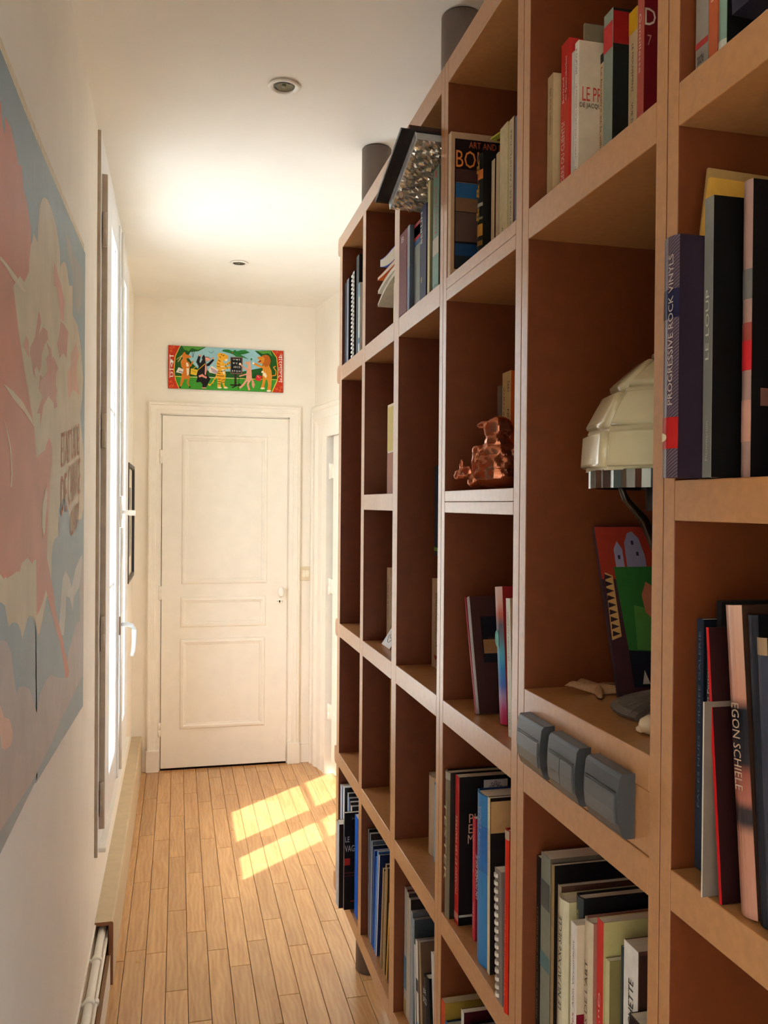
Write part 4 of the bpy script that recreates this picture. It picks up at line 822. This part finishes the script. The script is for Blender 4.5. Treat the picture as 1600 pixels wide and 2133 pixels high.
# dried starfish on the ledge
t=thing('starfish','dried tan five-armed starfish lying on the ledge left of the lamp','starfish',(.598,1.134,1.279),None,(0,0,.5))
g=G(); n=5; rim=[];top=[]
for k in range(10):
    a=math.pi*k/5; r=.052 if k%2==0 else .013
    for da in (-.13,.0,.13) if k%2==0 else (-.1,.0,.1):
        rr=r*(1 if da==0 or k%2 else .86); rim.append((rr*math.cos(a+da*(.7 if k%2==0 else 1)),rr*math.sin(a+da*(.7 if k%2==0 else 1)),.001 if k%2 else .003+.004*((k//2)%3)))
up=[(x*.82,y*.82,z+.006) for x,y,z in rim]; up2=[(x*.3,y*.3,.013) for x,y,z in rim]
g.rings([[(x*.95,y*.95,0) if k%6>2 else (x*.95,y*.95,z-.0008) for k,(x,y,z) in enumerate(rim)],rim,up,up2],cap=True,smooth=True)
g.obj('starfish_body',M('starfish_skin',(176,130,90),.7,.12,200,bump=.6),t)
t=thing('seashell','small cream shell at the front of the ledge beside the bookcase upright','shell',(.552,.912,1.2790))
g=G().lathe([(.002,-.018),(.008,-.014),(.012,-.004),(.011,.006),(.007,.014),(.002,.018)],18,(0,0,.0118),'x'); g.obj('shell_body',M('shell_cream',(226,196,156),.4,.1,80,bump=.3),t)
g=G().lathe([(.0025,-.002),(.005,.003),(.004,.008),(.001,.012)],12,(-.016,.006,.006),'x'); g.obj('shell_lip',M('shell_cream',(226,196,156)),t)

# ================================================================== COPPER FIGURE
random.seed(11)
def blob_mesh(name, blobs, voxel, disp, mat, parent, tex_scale=.012):
    bm=bmesh.new()
    for (c,r,rot) in blobs:
        m=Matrix.Translation(c)@Matrix.Rotation(rot,4,'X')@Matrix.Diagonal((*r,1))
        bmesh.ops.create_icosphere(bm,subdivisions=3,radius=1,matrix=m)
    me=bpy.data.meshes.new(name); bm.to_mesh(me); bm.free(); me.materials.append(mat)
    o=bpy.data.objects.new(name,me); COL.objects.link(o); o.parent=parent
    r=o.modifiers.new('remesh','REMESH'); r.mode='VOXEL'; r.voxel_size=voxel; r.use_smooth_shade=False
    tx=bpy.data.textures.new(name+'_crumple','VORONOI'); tx.noise_scale=tex_scale; tx.distance_metric='DISTANCE'
    d=o.modifiers.new('crumple','DISPLACE'); d.texture=tx; d.strength=disp; d.mid_level=.4; d.texture_coords='LOCAL'
    return o
COPPER=M('copper_foil',(196,120,88),.2,.12,50,metal=.9,bump=.25)
t=thing('figurine','crumpled shiny copper foil figure with a snout, seated on the shelf at eye level','figurine',(.553,1.445,z2_+.004),None,(0,0,math.radians(154.5)))
# local x points to the figure's front (its left in the photo)
blob_mesh('figure_body',[((-.006,0,.022),(.048,.038,.024),0),((-.006,0,.040),(.044,.036,.030),0),((-.006,0,.060),(.036,.030,.026),0),((-.004,0,.080),(.024,.023,.020),0),((-.004,0,.094),(.017,.017,.014),0),
  ((-.004,0,.110),(.023,.019,.019),0),((.012,0,.114),(.015,.012,.009),0),((.024,0,.112),(.009,.007,.005),0),((.006,0,.098),(.012,.010,.008),0),((-.020,0,.108),(.012,.012,.016),0),
  ((.034,.008,.046),(.008,.010,.028),.15),((.027,.004,.068),(.014,.012,.010),0),((.036,.008,.012),(.012,.015,.012),0),((-.044,.01,.062),(.016,.016,.012),0)],.0024,.0045,COPPER,t,.02)
blob_mesh('figure_arm',[((.058,-.004,.026),(.016,.008,.009),0),((.068,-.004,.022),(.007,.006,.006),0),((.060,-.004,.040),(.004,.004,.012),0),((.046,0,.030),(.012,.008,.010),0)],.0022,.003,COPPER,t,.012)

# ================================================================== PAINTING OVER THE DOOR
PT=thing('painting','long bright rickshaw-style painting of animals in class above the far door','painting',(.2725,YE,2.3375))
PX0,PX1,PZ0,PZ1=-.060,.605,2.2135,2.4615
G().box(PX0-.2725,PX1-.2725,-.010,-.0004,PZ0-2.3375,PZ1-2.3375).obj('canvas',C((50,40,30),.5),PT)
PW_,PH_=PX1-PX0,PZ1-PZ0
def tp(x,y):
    u=(x-65)/1417; top=113+80*u; bot=640+63*u
    return (min(1,max(0,u))*PW_, (1-min(1,max(0,(y-top)/(bot-top))))*PH_)
_lv=[0]
def pp_(n,c,*pts):
    _lv[0]+=1
    flat('painted_'+n,[tp(*p) for p in pts],(PX0-.2725,-.010,PZ0-2.3375),(1,0,0),(0,0,1),C(c,.35),PT,.00008+.00003*_lv[0])
def pell(n,c,x,y,rx,ry,k=18): pp_(n,c,*[(x+rx*math.cos(2*math.pi*i/k),y+ry*math.sin(2*math.pi*i/k)) for i in range(k)])
def pline(n,c,w,*pts):
    for (x0,y0),(x1,y1) in zip(pts,pts[1:]):
        L=math.hypot(x1-x0,y1-y0) or 1; a,b=-(y1-y0)/L*w/2,(x1-x0)/L*w/2
        pp_(n,c,(x0+a,y0+b),(x1+a,y1+b),(x1-a,y1-b),(x0-a,y0-b))
pp_('ground',(196,58,34),(65,113),(1482,193),(1482,703),(65,640))
pp_('border',(236,190,60),(204,119),(1335,186),(1400,270),(1418,420),(1410,560),(1345,700),(195,648),(150,540),(132,420),(145,250))
pp_('sky',(150,196,206),(212,120),(1328,186),(1392,275),(1409,420),(1400,555),(1335,698),(203,648),(158,540),(141,420),(154,250))
pp_('hedge',(34,88,36),(154,250),(215,122),(520,140),(430,190),(330,200),(300,260),(360,340),(420,400),(560,430),(700,440),(980,440),(1090,420),(1200,400),(1250,300),(1120,190),(1328,187),(1392,275),(1409,420),(1402,545),(900,520),(480,500),(150,500),(141,420))
pp_('leaves',(84,148,56),(230,125),(500,142),(420,175),(350,150),(310,190),(260,170))
pp_('leaves',(84,148,56),(1150,190),(1320,190),(1340,260),(1290,220),(1220,230))
pp_('lawn',(66,150,50),(150,495),(480,512),(900,528),(1402,545),(1335,699),(203,649),(165,560))
pp_('horizon',(206,200,80),(152,490),(480,508),(900,522),(1402,540),(1402,548),(900,530),(480,516),(152,500))
pline('twig',(40,50,30),5,(360,270),(380,190)); pline('twig',(40,50,30),5,(360,260),(350,180)); pline('bird',(60,90,100),4,(550,190),(580,215),(620,190))
O_=(206,122,42); DK=(40,26,20); CR=(240,224,196)
# deer
for a in ((165,290),(180,320),(200,300)): pline('deer_antler',(226,190,110),7,(238,235),a)
pp_('deer_leg',O_,(225,500),(262,520),(250,560),(222,620),(205,630),(215,560)); pp_('deer_leg',O_,(285,490),(325,490),(322,540),(310,580),(330,625),(318,632),(292,580),(300,530))
pp_('deer_body',O_,(238,280),(215,315),(222,380),(243,400),(225,470),(235,520),(285,535),(318,500),(322,430),(318,385),(300,320),(285,285))
pp_('deer_belly',CR,(280,330),(305,330),(318,400),(315,470),(295,490),(285,420))
pp_('deer_head',O_,(232,232),(245,210),(265,196),(276,226),(320,240),(346,258),(328,272),(290,276),(275,290),(240,285))
pline('deer_arm',O_,18,(305,320),(330,375),(350,340),(365,310)); pline('deer_arm',O_,20,(232,320),(235,385),(325,388))
pp_('deer_bag',(226,220,210),(190,385),(250,410),(238,462),(160,445)); pline('deer_bag_stripe',(60,90,160),8,(190,432),(242,446)); pell('deer_hoof',DK,210,630,12,10); pell('deer_hoof',DK,326,628,12,9)
# bear
pp_('bear_body',(34,30,32),(480,285),(430,380),(408,470),(420,520),(402,555),(410,572),(455,565),(480,595),(476,640),(522,640),(545,590),(578,530),(535,480),(532,380),(515,315))
pp_('bear_head',(34,30,32),(468,275),(478,250),(496,232),(508,258),(550,262),(582,284),(560,308),(520,315),(485,300))
pp_('bear_arm',(34,30,32),(428,245),(460,240),(442,320),(475,362),(445,400),(402,322)); pp_('bear_arm',(34,30,32),(530,345),(545,338),(605,285),(622,300),(560,372),(530,372))
pell('bear_paw',(222,150,130),448,242,18,12); pell('bear_paw',(222,160,140),606,276,15,13)
pp_('bear_muzzle',(226,160,140),(510,266),(545,268),(580,285),(558,308),(515,312)); pp_('bear_belly',(222,150,136),(512,345),(528,380),(530,430),(518,488),(505,470))
pp_('bear_leg',(226,150,132),(430,490),(480,468),(500,490),(532,503),(528,526),(470,502),(440,512)); pp_('bear_foot',(222,150,130),(470,632),(525,632),(530,645),(475,645))
pline('bear_strap',(226,180,50),7,(405,375),(350,415)); pline('bear_strap',(226,180,50),7,(515,340),(425,420)); pp_('bear_bag',(226,186,50),(340,400),(424,420),(406,487),(334,470)); pline('bear_bag_flap',(150,110,30),5,(352,430),(408,446))
# tiger
TG=(230,168,44)
pline('tiger_tail',TG,16,(652,490),(600,580),(565,612),(552,590)); 
pp_('tiger_leg',TG,(658,500),(715,520),(702,590),(705,640),(660,640),(664,580)); pp_('tiger_leg',TG,(710,510),(765,480),(752,560),(748,610),(790,640),(742,642),(720,580))
pp_('tiger_body',TG,(665,275),(645,345),(650,400),(640,465),(658,520),(700,540),(745,520),(765,480),(748,400),(742,335),(705,295))
pp_('tiger_belly',CR,(700,340),(738,350),(745,420),(755,470),(735,480),(705,400))
pp_('tiger_head',TG,(655,240),(668,222),(692,208),(712,216),(748,224),(792,252),(786,288),(762,312),(712,306),(672,270))
pp_('tiger_cheek',CR,(750,290),(785,288),(780,308),(762,318)); pline('tiger_arm',TG,28,(690,360),(760,360),(832,318)); pline('tiger_arm',TG,28,(690,400),(770,398),(840,388))
pell('tiger_paw',CR,830,308,13,24); pell('tiger_paw',CR,838,390,14,20); pell('tiger_foot',CR,690,638,26,10); pell('tiger_foot',CR,765,640,26,9)
for a,b,c,d in ((668,300,700,318),(655,340,690,352),(652,375,690,380),(648,430,690,440),(650,455,700,468),(700,440,755,430),(665,530,706,536),(668,560,702,566),(668,590,700,594),(720,545,752,538),(724,575,750,570),(760,365,768,390),(785,345,792,362),(780,388,784,410),(805,330,812,345),(700,235,720,230),(720,250,745,242),(690,255,700,275),(620,545,636,556),(590,590,600,604),(655,490,745,500)): pline('tiger_stripe',DK,7,(a,b),(c,d))
pp_('tiger_bag',(224,218,206),(592,370),(672,420),(650,472),(562,452),(548,420))
for k in range(4): pline('tiger_bag_stripe',((190,60,60),(60,90,160))[k%2],6,(578+k*4,392+k*16),(662-k*3,438+k*9))
# blackboard
pline('easel_post',(56,40,34),26,(883,465),(883,625)); pline('easel_foot',(40,30,26),16,(820,605),(960,612)); pline('easel_foot',(40,30,26),14,(840,640),(945,592))
pp_('board_frame',(120,92,80),(818,262),(972,268),(966,474),(820,468)); pp_('blackboard',(26,26,28),(828,274),(958,280),(952,462),(830,456))
# parrot
pp_('parrot',(42,120,52),(710,190),(740,172),(790,172),(850,195),(862,182),(880,178),(895,195),(950,182),(1000,182),(1062,210),(1000,228),(945,238),(1000,265),(1045,295),(960,266),(890,262),(855,235),(790,208)); pline('parrot_wing',(24,80,36),5,(720,190),(840,222)); pline('parrot_wing',(24,80,36),5,(905,225),(1040,210)); pell('parrot_beak',(200,60,50),842,212,9,7)
# fox
FX=(222,160,132)
pp_('fox_tail',(214,150,120),(1085,530),(1110,560),(1126,605),(1105,655),(1085,610)); pline('fox_leg',FX,24,(1025,540),(985,600),(935,645)); pline('fox_leg',FX,24,(1060,540),(1035,600),(1055,670))
pp_('fox_body',FX,(1035,365),(1070,352),(1082,450),(1088,540),(1060,575),(1015,560),(1018,460),(1030,400)); pp_('fox_head',FX,(985,335),(1010,330),(1015,312),(1030,328),(1062,310),(1072,352),(1045,372),(1010,350))
pline('fox_arm',FX,16,(1035,425),(985,395),(935,345)); pline('fox_arm',FX,16,(1060,440),(1020,475),(930,500)); pline('cane',(40,40,30),6,(930,505),(918,665)); pell('fox_paw',CR,938,350,14,14)
pp_('leaf',(40,130,50),(1078,275),(1092,292),(1078,312),(1066,292)); 
# lion
LN=(214,140,44)
pline('lion_tail',LN,12,(1335,500),(1385,490),(1390,440),(1355,395),(1385,380)); pp_('lion_leg',LN,(1218,480),(1265,520),(1250,580),(1236,650),(1200,650),(1222,560)); pp_('lion_leg',LN,(1265,500),(1338,510),(1330,640),(1320,685),(1280,680),(1290,600))
pp_('lion_body',LN,(1225,365),(1300,365),(1332,440),(1338,520),(1270,545),(1215,490)); pp_('lion_belly',CR,(1222,440),(1250,440),(1275,500),(1262,525),(1225,490))
pp_('lion_mane',(180,96,30),(1210,250),(1260,240),(1300,255),(1322,310),(1312,362),(1260,392),(1215,352),(1222,300)); pp_('lion_face',LN,(1150,275),(1175,262),(1225,262),(1245,285),(1235,330),(1210,350),(1150,330),(1182,305))
pp_('lion_mouth',(120,30,26),(1160,325),(1195,305),(1205,318),(1180,332)); pline('lion_arm',LN,26,(1235,395),(1180,380),(1108,345)); pline('lion_arm',LN,26,(1300,400),(1285,450),(1220,445)); pell('lion_paw',CR,1104,343,14,13); pell('lion_paw',CR,1220,450,16,14); pell('lion_foot',CR,1222,650,28,11); pell('lion_foot',CR,1300,682,28,12)
pline('lion_strap',(60,60,30),5,(1165,490),(1190,445)); pline('lion_strap',(60,60,30),5,(1205,500),(1225,460)); pp_('lion_bag',(200,46,44),(1148,482),(1214,505),(1188,566),(1124,545)); pline('lion_bag_mark',(240,200,190),5,(1155,500),(1180,520)); 
for x,y in ((95,150),(130,140),(100,185),(95,560),(120,610),(90,620),(1400,210),(1450,230),(1455,640),(1400,660),(1440,680)):
    for k in range(4): pline('flower_stroke',(226,120,70),5,(x,y),(x+22*math.cos(k*1.6+.4),y+22*math.sin(k*1.6+.4)))
def ptext(s,x,y,dx,dy,ux,uy,L,Hh,c):
    o=tp(x,y); text('painted_lettering',s,PT,(PX0-.2725+o[0],-.0101,PZ0-2.3375+o[1]),(dx,0,dy),(ux,0,uy),L,Hh,C(c,.4),lift=.009*0+.0062)
WHT=(244,240,230)
ptext('ঢাকা',130,520,0,1,-1,0,.138,.024,WHT); ptext('বাংলাদেশ',1418,235,0,-1,1,0,.168,.024,WHT)
ptext('অ আ ই',848,306,1,0,0,1,.042,.011,WHT); ptext('ক খ',846,350,1,0,0,1,.028,.010,WHT); ptext('A B C D',858,398,1,0,0,1,.038,.011,WHT); ptext('E F G H',840,446,1,0,0,1,.048,.010,WHT)

# ================================================================== POSTER ON THE LEFT WALL
PZB,PZT=1.030,2.192
t=thing('poster','large faded red, cream and blue film poster pasted in two sheets on the left wall','poster',(XL,1.59,1.6))
def pst(n,pts,c,lv,rough=.45): flat(n,[(y-1.59,z-1.6) for y,z in pts],(.004,0,0),(0,1,0),(0,0,1),M('poster_%d_%d_%d'%c,c,rough,.09,9,bump=.05),t,lv)
SK=[[(.55,2.183),(1.3,2.193),(1.563,2.1895),(1.585,2.19)],[(2.40,2.2225),(2.44,2.19)]]
e0=[(.62,1.03),(1.664,1.045),(1.578,2.190),(.62,2.184)]
e1=[(1.666,1.045),(2.70,.985),(2.42,2.2225),(1.580,2.190)]
for n,e in (('left_sheet',e0),('right_sheet',[(1.652,1.040),(2.44,.998),(2.44,2.2225),(1.580,2.190)])):
    G().prism([(y-1.59,z-1.6) for y,z in e],.0006,.004,'x').obj(n,M('poster_blue',(116,140,150),.45,.08,8),t)
def clip(poly,ymin,ymax,zmin=1.0):
    def cut(p,f,inter):
        r=[]
        for i in range(len(p)):
            a,b=p[i-1],p[i]
            if f(b):
                if not f(a): r.append(inter(a,b))
                r.append(b)
            elif f(a): r.append(inter(a,b))
        return r
    def iy(v): return lambda a,b: (v, a[1]+(b[1]-a[1])*(v-a[0])/(b[0]-a[0]))
    p=cut(poly,lambda q:q[0]>=ymin,iy(ymin)); p=cut(p,lambda q:q[0]<=ymax,iy(ymax))
    zl=lambda y: 1.045-(y-1.6)*.06+.012
    def iz(a,b):
        fa,fb=a[1]-zl(a[0]),b[1]-zl(b[0]); k=fa/(fa-fb); return (a[0]+(b[0]-a[0])*k,a[1]+(b[1]-a[1])*k)
    return cut(p,lambda q:q[1]>=zl(q[0]),iz)
cols={'grey':(160,148,144),'cloud':(192,174,140),'red':(190,100,70),'pale':(176,176,168),'brown':(140,140,136),'hand':(204,156,132),'s1':(186,116,94),'s2':(186,116,94),'s3':(186,116,94),'s4':(204,146,118),'s5':(200,132,108),'flag':(204,128,108),'streak':(206,184,150),'streak2':(206,184,150),'streak3':(206,184,150),'legcream':(206,188,154)}
for i,k in enumerate(['brown','grey','pale','cloud','red','hand','s1','s2','s3','s4','s5','flag','streak','streak2','streak3','legcream']):
    q=clip(POSTER_ART[k],.63,2.425)
    if len(q)>2: pst('printed_'+{'s1':'rider','s2':'rider','s3':'rider','s4':'rider','s5':'rider','cloud':'cloud','red':'figure','hand':'hand','flag':'flag','grey':'smoke','pale':'mist','brown':'shadow'}.get(k,'streak'),q,cols[k],.0001+.00004*i)
LT=(190,140,116)
def ptx(s,y0,z0,L,h,sl): 
    d=Vector((0,1,sl)).normalized(); text('printed_lettering',s,t,(.0048,y0-1.59,z0-1.6),d,(0,0,1),L,h,C(LT,.5),lift=.0001)
ptx('ETAIT',1.965,1.625,.17,.075,.13); ptx('LADEI',2.150,1.652,.165,.080,.13); ptx('DE',1.965,1.520,.10,.085,.13); ptx('CARNAGE',2.090,1.540,.25,.095,.13); ptx('CLARDY',2.130,1.465,.19,.062,.16)
G().prism([(.62-1.59,2.186-1.6),(1.58-1.59,2.192-1.6),(2.42-1.59,2.2245-1.6),(2.415-1.59,2.240-1.6),(1.58-1.59,2.211-1.6),(.62-1.59,2.203-1.6)],.0004,.003,'x').obj('bare_top_margin',M('poster_margin',(228,214,184),.6,.1,40),t)

# small chip of wood left on the floor
t=thing('wood_chip','tiny pale chip of wood lying on the oak floor near the pipe cover','wood chip',(-.124,2.985,.0002),None,(0,0,.4))
G().add([(-.008,-.004,0),(.007,-.005,0),(.010,.002,0),(-.002,.006,0),(-.006,-.002,.004),(.005,-.002,.005),(.004,.003,.003)],[(0,1,2,3)[::-1],(0,1,5,4),(1,2,6,5),(2,3,4,6),(3,0,4),(4,5,6)]).obj('chip',M('chip_wood',(226,186,120),.7),t)
